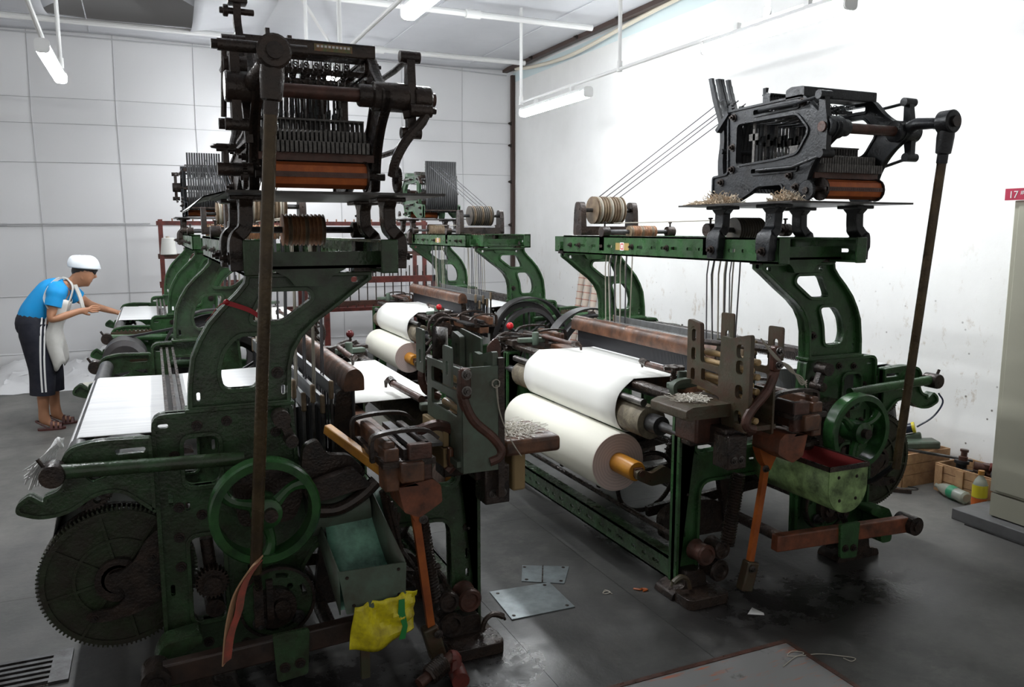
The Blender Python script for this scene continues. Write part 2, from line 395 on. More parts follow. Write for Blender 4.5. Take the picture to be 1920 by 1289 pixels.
# ------------------------------------------------------------ the room
WX, WY, CZ = 4.74, 10.55, 3.83
set_tf((1, 0, 1, 0)); at((0, 0, 0))
floor = struct(MB().bx(-5.0, WX+0.2, -1.5, WY+0.2, -0.12, -0.012).build('floor', 'joint'))
xs = [-5.0, -2.2, 1.24, 1.875, WX]; ys = [-1.5, 1.0, 3.95, 6.9, WY]
for i in range(4):
    for j in range(4):
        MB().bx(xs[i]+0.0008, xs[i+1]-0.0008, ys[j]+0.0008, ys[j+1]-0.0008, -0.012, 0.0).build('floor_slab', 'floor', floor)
wr = struct(MB().bx(WX, WX+0.15, 0.6, WY+0.15, 0, CZ+0.6).build('wall_right', 'limewash'))
MB().bx(WX-0.002, WX+0.01, 0.6, WY, 3.66, 3.79).build('border_stripe', 'bluestripe', wr)
t1 = struct(MB().bx(WX-0.17, WX-0.10, 3.0, WY, CZ-0.05, CZ-0.002).build('trim_1', 'trimbrown'))
b = MB(); b.bx(WX-0.055, WX-0.01, WY-0.075, WY-0.02, 0.0, CZ-0.08)
t2 = struct(b.build('trim_2', 'trimbrown'))
bolts(t2, [(WX-0.055, WY-0.045, z) for z in (0.9, 1.7, 2.3, 2.8, 3.1)], 'X', 0.018, 0.03, 'iron')
bolts(t1, [(WX-0.17, y, CZ-0.025) for y in (5.2, 6.4, 7.5, 8.4, 9.6)], 'X', 0.018, 0.03, 'iron')
# back wall : sheets of plastic held by wires, each panel a little pillowed
wb = struct(MB().bx(-5.0, WX, WY+0.04, WY+0.12, 0, CZ+0.6).build('wall_back', 'sheet'))
rows = [0.0, 0.23, 0.89, 1.68, 2.39, 2.82, 3.10, CZ]
cols = [-1.125+0.85*k for k in range(-4, 7)]+[WX]
for j in range(len(rows)-1):
    z0, z1 = rows[j], rows[j+1]
    for i in range(len(cols)-1):
        x0, x1 = cols[i], cols[i+1]; a = random.uniform(0.010, 0.022); s = random.uniform(-0.008, 0.008); ph = random.uniform(0, 6)
        def fn(u, v):
            x = x0+(x1-x0)*u; z = z0+(z1-z0)*v
            e = (math.sin(PI*u)**0.6 if 0 < u < 1 else 0)*(math.sin(PI*v)**0.6 if 0 < v < 1 else 0)
            return (x, WY-0.008-a*e-0.5*s*math.sin(PI*u)*math.sin(2*PI*v+ph)*(1 if 0 < v < 1 else 0), z)
        MB().grid(fn, 8, 6).build('sheet_panel', 'sheet', wb)
for z in rows[1:-1]:
    MB().tube(spline([(-5, WY-0.012, z-0.015), (-2, WY-0.016, z-0.02), (0, WY-0.014, z), (2.3, WY-0.016, z-0.012), (WX, WY-0.012, z)], 5), 0.0035, 6).build('wire', 'girt', wb)
for x in cols[:-1]:
    MB().tube([(x, WY-0.012, 0.0), (x+0.012, WY-0.014, 1.5), (x-0.01, WY-0.014, 2.9), (x, WY-0.012, CZ)], 0.003, 6).build('seam', 'girt', wb)
# ceiling sheets with a torn gap at the back left
hx = [(-0.60, 8.6), (-0.685, 9.216), (-0.95, 9.80), (-0.35, 9.93), (0.64, 9.86), (0.60, 9.07), (0.34, 8.6), (0.1, 8.2)]
b = MB(); b.prism([(-5, -1.5), (WX, -1.5), (WX, WY), (-5, WY)], [hx], 'xy', CZ, CZ+0.01)
ceil = struct(b.build('ceiling', 'ceilsheet'))
for x in (-1.8, -0.6, 1.0, 2.6, 3.9):
    MB().tube([(x, 3.0, CZ-0.004), (x+0.15, 6.5, CZ-0.012), (x+0.1, WY, CZ-0.004)], 0.006, 5).build('seam', 'ceilsheet', ceil)
b = MB(); b.grid(lambda u, v: (-5+(WX+5)*u, WY-0.02-0.30*v-0.03*math.sin(40*u)*v, CZ-0.02-0.01*math.sin(23*u)+0.03*v), 60, 3)
b.build('valance', 'ceilsheet', ceil, solid=0.004)
rf = struct(MB().bx(-5.0, WX, 6.0, WY+0.3, CZ+1.25, CZ+1.30).build('trim_3', 'roofdark'))
for i in range(7):
    y = 7.2+i*0.55; MB().bx(-5.0, WX, y, y+0.10, CZ+1.05, CZ+1.25).build('purlin', 'trimbrown', rf)
MB().bx(-0.05, 0.12, 6.0, WY, CZ+0.85, CZ+1.05).build('rafter', 'trimbrown', rf)
# sagging loose sheet beside the gap
b = MB(); b.grid(lambda u, v: (0.50+0.75*u, 8.25+1.65*v, CZ-0.01-0.16*math.sin(PI*v)*(1-u)**1.5), 8, 10); b.build('loose_sheet', 'ceilsheet', ceil, solid=0.004)
b = MB(); b.grid(lambda u, v: (-1.75+0.95*u, 8.1+1.7*v, CZ-0.01-0.13*math.sin(PI*v)*u**1.5), 8, 10); b.build('loose_sheet', 'ceilsheet', ceil, solid=0.004)

# ------------------------------------------------------------ lamps, conduits
LZ = 2.80
def lamp(x, y0, y1, label):
    t = thing('fluorescent_lamp', label, 'lamp', (x, (y0+y1)/2, LZ), 'fluorescent batten lamps hung over the looms')
    b = MB(); b.prism(rp([(x-0.040, LZ+0.012), (x+0.040, LZ+0.012), (x+0.03, LZ+0.045), (x-0.03, LZ+0.045)], 0.010), [], 'xz', y0, y1); b.build('housing', 'white', t)
    b = MB(); b.prism(rp([(x-0.043, LZ+0.012), (x-0.043, LZ-0.045), (x+0.043, LZ-0.045), (x+0.043, LZ+0.012)], 0.03), [], 'xz', y0+0.012, y1-0.012); b.build('diffuser', 'glow', t)
    for y in (y0, y1):
        b = MB(); b.prism(rp([(x-0.044, LZ+0.045), (x-0.044, LZ-0.046), (x+0.044, LZ-0.046), (x+0.044, LZ+0.045)], 0.03), [], 'xz', y-0.008, y+0.008); b.build('end_cap', 'white', t)
    for y in (y0+0.3, y1-0.3):
        b = MB(); b.bx(x-0.015, x+0.015, y-0.02, y+0.02, LZ+0.045, LZ+0.086); b.build('clip', 'white', t)
    return t
lamp(-0.57, 6.13, 7.33, 'lit fluorescent lamp at far left in front of the plastic wall')
lamp(1.35, 3.20, 4.40, 'lit fluorescent lamp cut off by the top edge of the photo')
lamp(1.35, 6.20, 7.40, 'lit fluorescent lamp hidden behind the tall black dobby')
lamp(1.35, 9.00, 10.20, 'lit fluorescent lamp closest to the plastic back wall')
lamp(3.50, 6.22, 7.55, 'lit fluorescent lamp in full view near the corner of the room')
lamp(3.38, 3.26, 4.45, 'lit fluorescent lamp beside the white wall above the right dobby')
lamp(-0.57, 3.20, 4.40, 'lit fluorescent lamp above the near left loom outside the photo')
def pipe(name, pts, r, m, label, cat='pipe', grp=None, fit=()):
    t = thing(name, label, cat, pts[0], grp)
    MB().tube(pts, r, 10).build('tube', m, t)
    for p, q in fit: MB().cyl(p, q, r*1.45, n=12).build('coupling', m, t)
    return t
G = 'white conduits above the looms'
pipe('ceiling_pipe', [(-5, 7.58, 3.70), (4.3, 7.58, 3.70)], 0.03, 'pvc', 'thick white pipe crossing below the ceiling in front', 'pipe', G, [((2.9, 7.58, 3.70), (3.05, 7.58, 3.70))])
pipe('ceiling_pipe', [(-5, 9.55, 3.72), (4.45, 9.55, 3.72)], 0.03, 'pvc', 'thick white pipe crossing below the ceiling near the back wall', 'pipe', G, [((2.5, 9.55, 3.72), (2.62, 9.55, 3.72))])
pipe('conduit', [(3.50, 1.5, LZ+0.10), (3.50, 6.0, LZ+0.10), (3.50, 7.62, LZ+0.10)], 0.014, 'pvc', 'thin conduit running along the white wall over two lamps', 'pipe', G)
pipe('conduit', [(1.35, 2.0, LZ+0.10), (1.35, 10.3, LZ+0.10)], 0.014, 'pvc', 'thin conduit carrying the lamps of the middle row', 'pipe', G)
pipe('conduit', [(1.35, 7.6, 3.66), (2.0, 9.5, 3.70)], 0.016, 'pvc', 'slanting conduit between the two ceiling pipes', 'pipe', G)
for x, y, w in ((3.50, 7.60, 'at the far end of the corner lamp'), (3.50, 5.72, 'between the two lamps along the white wall'), (3.50, 4.02, 'above the lamp over the right dobby'),
             (1.35, 6.12, 'above the near end of the lamp behind the black dobby'), (1.35, 7.46, 'above the far end of the lamp behind the black dobby'), (-0.57, 7.40, 'above the far left lamp')):
    pipe('drop_rod', [(x, y, 3.82), (x, y, LZ+0.115)], 0.016, 'pvc', 'white vertical drop rod '+w, 'rod', G, [((x, y, LZ+0.08), (x, y, LZ+0.16))])
pipe('drop_rod', [(-0.80, 5.6, 3.80), (-0.62, 5.95, 3.05), (-0.57, 6.2, LZ+0.05)], 0.016, 'pvc', 'slanting white flex rod at the near end of the far left lamp', 'rod', G)
pipe('drop_rod', [(-0.70, 6.3, 3.82), (-0.70, 6.3, 3.25)], 0.016, 'pvc', 'short white rod hanging left of the far left lamp', 'rod', G)
pipe('cable', [(-5, WY-0.06, CZ-0.06), (0, WY-0.07, CZ-0.07), (3.0, WY-0.06, CZ-0.05), (4.6, WY-0.08, CZ-0.10)], 0.008, 'girt', 'dark cable along the top of the plastic wall', 'cable')
pipe('hose', spline([(4.62, 10.2, 3.78), (4.60, 9.6, 3.70), (4.62, 8.6, 3.66), (4.66, 7.2, 3.76), (4.60, 5.6, 3.79)], 6), 0.022, 'pvccream', 'cream hose sagging under the brown ceiling angle', 'hose')
pipe('rod', [(-5, WY-0.06, 1.66), (0.0, WY-0.06, 1.70)], 0.008, 'girt', 'thin rod across the plastic wall behind the woman', 'rod', None, [((-1.6, WY-0.06, 1.687), (-1.45, WY-0.06, 1.688))])
# ------------------------------------------------------------ power looms
LW = 1.87          # distance between the two side frames
def channel(parent, name, xo, inw, y0, y1, z0, z1, m, slots=True, fl=0.055, caps=True):
    holes = []
    if slots:
        y = y0+0.12; k = 0
        while y < y1-0.10:
            w = (0.055, 0.035, 0.05)[k % 3]; holes.append(slot(y, (z0+z1)/2-0.004, w, 0.017, 2)); y += (0.10, 0.085, 0.13)[k % 3]; k += 1
    t = 0.009
    b = MB(); b.prism([(y0, z0), (y1, z0), (y1, z1), (y0, z1)], holes, 'yz', xo, xo+inw*t)
    for z in (z0, z1-t): b.bx(min(xo, xo+inw*fl), max(xo, xo+inw*fl), y0, y1, z, z+t)
    o = b.build(name, m, parent)
    if caps:
        for y in (y0, y1-t):
            c = MB(); c.bx(min(xo, xo+inw*(fl+0.004)), max(xo, xo+inw*(fl+0.004)), y-0.003, y+t, z0-0.002, z1+0.002); c.build('end_plate', m, o, bevel=0.004)
    return o
def wheel(parent, name, c, R, m, rimw=0.03, rimd=0.045, spokes=3, hub=0.045, hubd=0.07, spw=0.03, curve=0.35, groove=False):
    """spoked wheel, axis along y"""
    x, y, z = c; b = MB(); pr_ = []
    n = 48; prof = [(R-rimw, -rimd/2), (R-0.006, -rimd/2), (R, -rimd/2+0.008), (R, rimd/2-0.008), (R-0.006, rimd/2), (R-rimw, rimd/2)]
    if groove: prof = [(R-rimw, -rimd/2), (R, -rimd/2), (R, -rimd/2+0.008), (R-0.014, 0), (R, rimd/2-0.008), (R, rimd/2), (R-rimw, rimd/2)]
    k = len(prof); vs = []
    for i in range(n):
        a = 2*PI*i/n
        for r, d in prof: vs.append((x+r*math.cos(a), y+d, z+r*math.sin(a)))
    b.add(vs, [(i*k+j, i*k+(j+1) % k, ((i+1) % n)*k+(j+1) % k, ((i+1) % n)*k+j) for i in range(n) for j in range(k)])
    rim = b.build(name, m, parent)
    h = MB(); h.loft([((x, y-hubd/2, z), hub*0.7), ((x, y-hubd/2+0.01, z), hub), ((x, y+hubd/2, z), hub)], 20); h.build('hub', m, rim)
    for s in range(spokes):
        a = 2*PI*s/spokes+0.5; pts = []
        for i in range(7):
            t = i/6; r = hub*0.6+(R-rimw*0.6-hub*0.6)*t; aa = a+curve*math.sin(PI*t)*0.5
            pts.append((x+r*math.cos(aa), y, z+r*math.sin(aa)))
        q = MB(); q.tube(pts, [spw*(0.75-0.25*math.sin(PI*i/6)) for i in range(7)], 8); q.build('spoke', m, rim)
    return rim
def gear_wheel(parent, name, c, R, teeth, m, depth=0.03, h=0.012, axis='xz', holes=0, hub=0.03, rim=None):
    x, y, z = c; hs = [circ(x+R*0.58*math.cos(2*PI*i/holes), z+R*0.58*math.sin(2*PI*i/holes), R*0.17, 10) for i in range(holes)] if holes else []
    b = MB()
    if axis == 'xz': b.prism(gear_outline(x, z, R, teeth, h), hs, 'xz', y-depth/2, y+depth/2)
    else: b.prism(gear_outline(y, z, R, teeth, h), [], 'yz', x-depth/2, x+depth/2)
    o = b.build(name, m, parent)
    q = MB()
    if axis == 'xz': q.cyl((x, y-depth, z), (x, y+depth, z), hub, n=16)
    else: q.cyl((x-depth, y, z), (x+depth, y, z), hub, n=16)
    q.build('hub', 'iron', o); return o
def spring(parent, name, p0, p1, R, r, turns, m):
    p0, p1 = Vector(p0), Vector(p1); d = p1-p0; L = d.length; d.normalize()
    a = d.cross(Vector((0, 1, 0)) if abs(d.y) < 0.9 else Vector((1, 0, 0))).normalized(); b = d.cross(a)
    n = turns*8; pts = [p0+d*(L*i/n)+(a*math.cos(2*PI*i/8)+b*math.sin(2*PI*i/8))*R for i in range(n+1)]
    return MB().tube(pts, r, 5).build(name, m, parent)
ARCH = [(0.079, 1.022), (0.083, 1.10), (0.098, 1.20), (0.123, 1.258), (0.156, 1.313), (0.203, 1.366), (0.250, 1.411), (0.278, 1.445), (0.284, 1.475),
        (0.712, 1.475), (0.712, 1.448), (0.664, 1.414), (0.594, 1.360), (0.510, 1.300), (0.463, 1.255), (0.434, 1.206), (0.420, 1.150), (0.414, 1.022)]
ARCH_UP = rp([(0.345, 1.412), (0.490, 1.412), (0.500, 1.385), (0.400, 1.312), (0.300, 1.312), (0.305, 1.335)], 0.02)
ARCH_LO = rp([(0.250, 1.262), (0.345, 1.262), (0.315, 1.18), (0.303, 1.085), (0.200, 1.085), (0.188, 1.14), (0.205, 1.21)], 0.022)
FRAME = rp([(-0.036, 0.16), (-0.036, 1.018, 0.045), (0.420, 1.018, 0.02), (0.440, 0.70, 0.05), (0.60, 0.655, 0.05), (1.030, 0.640, 0.04), (1.035, 0.84), (1.125, 0.84),
            (1.125, 0.045), (1.005, 0.045), (1.000, 0.505, 0.06), (0.50, 0.505, 0.06), (0.43, 0.40, 0.04), (0.425, 0.10), (-0.02, 0.10)], 0.01)
HORN = rp([(-0.036, 0.955), (-0.20, 0.962, 0.05), (-0.275, 0.945, 0.03), (-0.300, 0.905, 0.02), (-0.285, 0.86, 0.02), (-0.305, 0.815, 0.02), (-0.352, 0.800, 0.01), (-0.352, 0.782), (-0.388, 0.812, 0.012), (-0.425, 0.785, 0.015), (-0.430, 0.755, 0.02), (-0.370, 0.728, 0.03), (-0.290, 0.732, 0.05),
           (-0.205, 0.787, 0.06), (-0.135, 0.790, 0.04), (-0.036, 0.70)], 0.01)
def build_loom(tf, label, v):
    """v: dict(g=green paint name, sley, near=detail at the dobby end, roll)"""
    set_tf(tf); gsh = v['g']
    t = thing('power_loom', label, 'loom', tfm((0.5, 0.93, 0)), 'shuttle looms of the weaving shed')
    for end, y in ((-1, 0.0), (1, LW)):
        # --- cast side frame
        o = -0.016*1; b = MB()
        holes = [rp([(0.06, 0.76), (0.17, 0.76), (0.17, 0.93), (0.06, 0.93)], 0.028), rp([(0.062, 0.275), (0.168, 0.275), (0.168, 0.58), (0.062, 0.58)], 0.03),
                 slot(0.0, 0.975, 0.032, 0.014), slot(0.01, 0.72, 0.014, 0.05), slot(0.062, 0.69, 0.014, 0.03), slot(0.0, 0.40, 0.014, 0.04), slot(0.255, 0.42, 0.018, 0.06), slot(1.075, 0.57, 0.016, 0.04),
                 slot(1.075, 0.35, 0.016, 0.045), slot(1.075, 0.27, 0.016, 0.035), slot(0.86, 0.585, 0.05, 0.016), slot(0.70, 0.575, 0.05, 0.016)]
        b.prism(FRAME, holes, 'xz', y-0.011, y+0.011); fr = b.build('side_frame', gsh, t)
        q = MB(); q.rim(FRAME, 0.013, 'xz', y-0.029, y+0.029); q.build('flange', gsh, fr, bevel=0.004)
        for h in holes[:2]:
            q = MB(); q.rim([p for p in inset(h, -0.014)], 0.014, 'xz', y-0.024, y+0.024); q.build('window_rim', gsh, fr, bevel=0.004)
        if v['near'] or end == 1:
            bolts(fr, [(x, y-0.011 if end < 0 else y+0.011, z) for x, z in ((0.105, 0.968), (0.20, 0.975), (0.03, 0.87), (0.035, 0.69), (0.105, 0.655), (0.03, 0.585), (0.03, 0.48), (0.105, 0.19), (0.23, 0.16), (1.075, 0.46), (1.075, 0.72), (0.36, 0.92))], 'y' if end < 0 else 'Y', 0.012, 0.014)
        # --- feet
        for x, w in ((1.06, 0.20), (0.06, 0.24)):
            q = MB(); q.prism(rp([(x-w/2-0.02, 0.0), (x+w/2+0.02, 0.0), (x+w/2+0.01, 0.03), (x+0.05, 0.055), (x+0.04, 0.12), (x-0.06, 0.12), (x-0.07, 0.05), (x-w/2-0.01, 0.035)], 0.012), [], 'xz', y-0.075, y+0.06)
            q.build('foot', 'iron', t, bevel=0.006)
        # --- arch carrying the top rails
        A = ARCH; b = MB()
        b.prism(A, [ARCH_UP, ARCH_LO, slot(0.115, 1.065, 0.012, 0.03), slot(0.392, 1.068, 0.014, 0.034), slot(0.345, 1.445, 0.022, 0.018), slot(0.655, 1.447, 0.026, 0.020)], 'xz', y-0.010, y+0.010)
        ar = b.build('arch', gsh, t)
        q = MB(); q.rim(A, 0.014, 'xz', y-0.036, y+0.036); q.build('flange', gsh, ar, bevel=0.004)
        for h in (ARCH_UP, ARCH_LO):
            q = MB(); q.rim(inset(h, -0.014), 0.014, 'xz', y-0.022, y+0.022); q.build('window_rim', gsh, ar, bevel=0.004)
        bolts(ar, [(0.375, y-0.010 if end < 0 else y+0.01, 1.13)], 'y' if end < 0 else 'Y', 0.014, 0.016)
        q = MB(); q.bx(0.07, 0.425, y-0.04, y+0.04, 1.016, 1.030); q.build('base_plate', gsh, ar, bevel=0.003)
        # --- rear bracket with hook for the back rest
        yb = y+end*0.055; b = MB()
        hh = [rp([(-0.235, 0.845), (-0.145, 0.862), (-0.155, 0.846), (-0.215, 0.826)], 0.008), rp([(-0.125, 0.865), (-0.06, 0.868), (-0.06, 0.836)], 0.008), slot(-0.10, 0.917, 0.09, 0.018)]
        b.prism(HORN, hh, 'xz', yb-0.010, yb+0.010); ho = b.build('rear_bracket', gsh, t)
        q = MB(); q.rim(HORN, 0.011, 'xz', yb-0.022, yb+0.022); q.build('flange', gsh, ho, bevel=0.004)
        if end > 0:
            q = MB(); pts = []
            x = -0.26
            while x < -0.04: pts += [(x, 0.925), (x+0.006, 0.937), (x+0.014, 0.937), (x+0.020, 0.925)]; x += 0.026
            q.prism([(-0.29, 0.89), (-0.03, 0.89), (-0.03, 0.925)]+list(reversed(pts))+[(-0.29, 0.925)], [], 'xz', yb+0.05, yb+0.065); q.build('tension_rack', 'oldgreen', ho)
        # --- weighting bar along the bracket
        if v['near'] or end > 0:
            yw = y+end*0.125
            q = MB(); q.cyl((-0.30, yw, 0.888), (0.24, yw, 0.868), 0.023, n=16); wb_ = q.build('tension_bar', gsh, t)
            q = MB(); q.loft([((-0.315, yw-0.035*1, 0.883), 0.034), ((-0.315, yw-0.028, 0.883), 0.037), ((-0.315, yw+0.04, 0.883), 0.037)], 18); q.build('boss', 'iron', wb_)
            q = MB(); q.cyl((-0.335, yw-0.0, 0.905), (-0.352, yw-0.0, 0.935), 0.007, n=8); q.build('pin', 'iron', wb_)
    # --- back rest, warp beam and warp
    q = MB(); q.cyl((-0.255, 0.02, 0.900), (-0.255, LW-0.02, 0.900), 0.035, n=20); q.build('back_rest', 'greysteel', t)
    y0, y1 = 0.10, 1.29
    def warp(u, w):
        p = WARP[min(int(u*10+0.5), 10)]; k = max(0.0, min(1.0, (p[0]-0.05)/0.5)); ya_, yb_ = y0+0.30*k, y1+0.14*k; return (p[0], ya_+(yb_-ya_)*w, p[1])
    WARP = [(-0.383, 0.48), (-0.335, 0.70), (-0.293, 0.90), (-0.280, 0.925), (-0.255, 0.937), (-0.10, 0.934), (0.05, 0.931), (0.2, 0.928), (0.40, 0.922), (0.55, 0.916), (v['sley']+0.02, 0.908)]
    q = MB(); q.grid(warp, 10, 60); q.build('warp_sheet', 'warp', t, solid=0.002)
    q = MB(); q.loft([((-0.17, 0.14, 0.45), 0.215), ((-0.17, 1.29, 0.45), 0.215)], 40); wbm = q.build('warp_beam', 'yarn', t)
    for y in (0.135, 1.31):
        q = MB(); q.loft([((-0.17, y-0.012, 0.45), 0.24), ((-0.17, y+0.012, 0.45), 0.24)], 40); q.build('beam_flange', 'iron', wbm)
    q = MB(); q.cyl((-0.17, 0.04, 0.45), (-0.17, LW-0.03, 0.45), 0.05, n=18); q.build('beam_shaft', 'iron', wbm)
    # big let-off gear at the dobby end
    gx, gz, gy = -0.165, 0.445, 0.085
    b = MB(); go = gear_outline(gx, gz, 0.250, 104, 0.011)
    b.prism(go, [], 'xz', gy-0.018, gy+0.018); gg = b.build('let_off_gear', 'gearpaint', t)
    q = MB(); q.prism(circ(gx, gz, 0.238, 60), [circ(gx, gz, 0.222, 60)], 'xz', gy-0.026, gy-0.016); q.prism(circ(gx, gz, 0.142, 48), [circ(gx, gz, 0.132, 48)], 'xz', gy-0.028, gy-0.016); q.build('ring_rib', 'gearpaint', gg)
    for i in range(8):
        a = 2*PI*i/8+0.2; q = MB(); q.bar((gx+0.07*math.cos(a), gy-0.02, gz+0.07*math.sin(a)), (gx+0.232*math.cos(a), gy-0.02, gz+0.232*math.sin(a)), 0.009, 0.014, (0, 1, 0)); q.build('rib', 'gearpaint', gg)
    q = MB(); q.prism(circ(gx, gz, 0.075, 32), [circ(gx, gz, 0.045, 32)], 'xz', gy-0.045, gy-0.015); q.build('hub', 'iron', gg)
    q = MB(); q.prism(spline([(-0.02, 0.60), (-0.075, 0.578), (-0.110, 0.520), (-0.150, 0.490), (-0.190, 0.482), (-0.190, 0.462), (-0.158, 0.43), (-0.150, 0.39), (-0.185, 0.362), (-0.255, 0.358), (-0.268, 0.335), (-0.20, 0.318), (-0.08, 0.345), (-0.01, 0.42)], 4, True), [], 'xz', gy-0.072, gy-0.058)
    bp_ = q.build('bearing_plate', 'iron', t); bolts(bp_, [(-0.245, gy-0.072, 0.338), (-0.06, gy-0.072, 0.52), (-0.05, gy-0.072, 0.41)], 'y', 0.010, 0.012)
    gear_wheel(t, 'pinion', (-0.235, 0.075, 0.765), 0.072, 34, 'black', 0.03, 0.007, holes=6)
    # --- drop wire bars above the warp
    for i in range(3):
        x = 0.015+i*0.028; q = MB(); q.bx(x-0.006, x+0.006, 0.08, LW-0.08, 0.975, 0.998); db = q.build('drop_wire_bar', 'iron', t)
        q = MB()
        for k in range(90): y = 0.32+1.12*k/89; q.bx(x-0.001, x+0.001, y-0.004, y+0.004, 0.915, 0.985)
        q.build('drop_wires', 'iron', db, flat=True, kind='stuff')
    # --- top rails
    frl = channel(t, 'top_rail', 0.765, -1, -0.19, 1.76, 1.478, 1.588, v['rail'])
    rrl = channel(t, 'top_rail', 0.262, 1, -0.19, 1.98, 1.478, 1.588, v['rail'])
    q = MB(); q.bx(0.690, 0.702, 1.70, 2.0, 1.482, 1.582); q.bx(0.66, 0.702, 1.70, 2.0, 1.482, 1.49); q.build('rail_extension', v['rail'], t)
    for y in (-0.02, LW):
        q = MB(); q.bx(0.275, 0.752, y-0.04, y-0.030, 1.49, 1.548); q.bx(0.275, 0.752, y-0.04, y+0.03, 1.49, 1.50); cr = q.build('cross_rail', v['rail'], t)
        q = MB(); q.prism(rp([(0.36, 1.49), (0.62, 1.49), (0.56, 1.46, 0.03), (0.545, 1.43), (0.44, 1.43), (0.42, 1.46, 0.03)], 0.01), [], 'xz', y-0.035, y+0.02); q.build('saddle', v['rail'], cr)
    for y in (0.0, LW):
        for x in (0.315, 0.69):
            q = MB(); q.bx(x-0.04, x+0.04, y-0.03, y+0.03, 1.470, 1.492); q.cyl((x, y, 1.492), (x, y, 1.515), 0.016, n=6); q.cyl((x, y, 1.51), (x, y, 1.53), 0.008, n=8); q.build('clamp', 'iron', t)
    bolts(frl, [(0.765, y, 1.53) for y in (0.62, 0.95, 1.55, 1.66)], 'x', 0.011, 0.016); bolts(rrl, [(0.262, y, 1.53) for y in (0.35, 0.7, 1.1, 1.66)], 'X', 0.011, 0.016)
    # sticker on the front rail
    q = MB(); q.bx(0.7655, 0.767, 0.98, 1.12, 1.51, 1.55); st = q.build('tape_label', 'tape', frl); q = MB(); q.bx(0.767, 0.768, 1.03, 1.07, 1.508, 1.553); q.build('paper_label', 'stick_w', st)
    q = MB(); q.rim([(1.036, 1.514), (1.064, 1.514), (1.064, 1.547), (1.036, 1.547)], 0.005, 'yz', 0.768, 0.7685); q.build('red_border', 'red', st)
    # --- sheave rollers above the healds
    def sheave(cy, cz, R, x0, x1, n, m1, m2, xs, pedestal):
        b = MB(); b.cyl((xs[0], cy, cz), (xs[1], cy, cz), 0.013, n=10); so = b.build('sheave_roller', 'greysteel', t)
        w = (x1-x0)/n
        for i in range(n):
            xa = x0+i*w; q = MB(); q.loft([((xa, cy, cz), R), ((xa+w*0.25, cy, cz), R), ((xa+w*0.45, cy, cz), R*0.90), ((xa+w*0.72, cy, cz), R*0.90), ((xa+w*0.92, cy, cz), R), ((xa+w*0.98, cy, cz), R)], 28)
            q.build('sheave', (m1, m2, m1, m1)[i % 4], so)
        for x in xs:
            if pedestal:
                q = MB(); q.prism(rp([(cy-0.055, 1.590), (cy+0.055, 1.590), (cy+0.045, cz, 0.05), (cy+0.03, cz+0.05, 0.02), (cy-0.03, cz+0.05, 0.02), (cy-0.045, cz, 0.05)], 0.02), [], 'yz', x-0.018, x+0.018); q.build('pedestal', 'iron', so)
            else:
                q = MB(); q.bx(x-0.02, x+0.02, cy-0.03, cy+0.03, 1.50, 1.585); q.cyl((x-0.025, cy, cz), (x+0.025, cy, cz), 0.032, n=14); q.cyl((x, cy, cz+0.02), (x, cy, cz+0.055), 0.006, n=6); q.cyl((x, cy, cz+0.05), (x, cy, cz+0.058), 0.012, n=8); q.build('bearing', 'iron', so, bevel=0.004)
        if pedestal:
            q = MB(); q.bx(xs[0]-0.01, xs[1]+0.01, cy-0.05, cy+0.05, 1.590, 1.645); q.build('pedestal_base', 'iron', so)
    sheave(1.58, 1.745, 0.085, 0.46, 0.66, 11, 'disc_tan' if v['tan'] else 'disc_dark', 'cord' if v['tan'] else 'disc_tan', (0.37, 0.745), True)
    sheave(1.28, 1.612, 0.036, 0.40, 0.58, 10, 'ropewood', 'disc_tan', (0.285, 0.745), False)
    sheave(0.30, 1.622, 0.060, 0.455, 0.61, 10, v['sh3'], v['sh3'] if v['sh3'] == 'disc_dark' else 'disc_tan', (0.285, 0.745), False)
    # --- heald frames, each with wires, hung on cords
    for i in range(5):
        x = 0.470+i*0.036; dz = (0.0, -0.055, -0.025, -0.07, -0.015)[i]+v.get('hz', 0); zt = 1.075+dz; zb = zt-0.34; ya, yb = 0.27, 1.60
        b = MB(); b.bx(x-0.007, x+0.007, ya, yb, zt-0.055, zt); hf = b.build('heald_frame', 'tape' if (v.get('yel') and i in (1, 3)) else 'healdgrey', t)
        q = MB(); q.bx(x-0.006, x+0.006, ya, yb, zb, zb+0.035); q.build('lower_bar', 'greysteel', hf)
        for y in (ya, yb):
            q = MB(); q.bx(x-0.009, x+0.009, y-0.012, y+0.012, zt-0.07, zt+0.005); q.build('end_cheek', 'disc_tan', hf, bevel=0.006)
            q = MB(); q.bx(x-0.005, x+0.005, y-0.006, y+0.006, zb, zt-0.06); q.build('end_rod', 'greysteel', hf)
        q = MB()
        for k in range(130):
            y = ya+0.05+(yb-ya-0.1)*k/129+random.uniform(-0.002, 0.002); xx = x+random.uniform(-0.004, 0.004); q.bx(xx-0.0012, xx+0.0012, y-0.0012, y+0.0012, zb+0.03, zt-0.03)
        w = q.build('heald_wires', 'wire', hf, flat=True, kind='stuff')
        for y in (0.42, 1.42):
            q = MB(); q.tube([(x, y, zt), (x+0.005, y+0.01*(i-2), 1.40), (x, y-0.02, 1.585)], 0.004, 5); q.tube([(x, y+0.05, zt), (x+0.01, y+0.05, 1.40), (x, y+0.03, 1.585)], 0.0035, 5); q.build('heald_cord', 'cord' if (i+int(y)) % 2 else 'wire', hf)
    # cords along the weft from the sheaves to the dobby jacks, and across
    for i in range(4):
        x = 0.48+i*0.045; q = MB(); q.tube([(x, 1.55+0.01*i, 1.825), (x, 0.40, 2.235+0.012*(i % 2))], 0.0030, 5); q.build('jack_cord', 'wire', t)
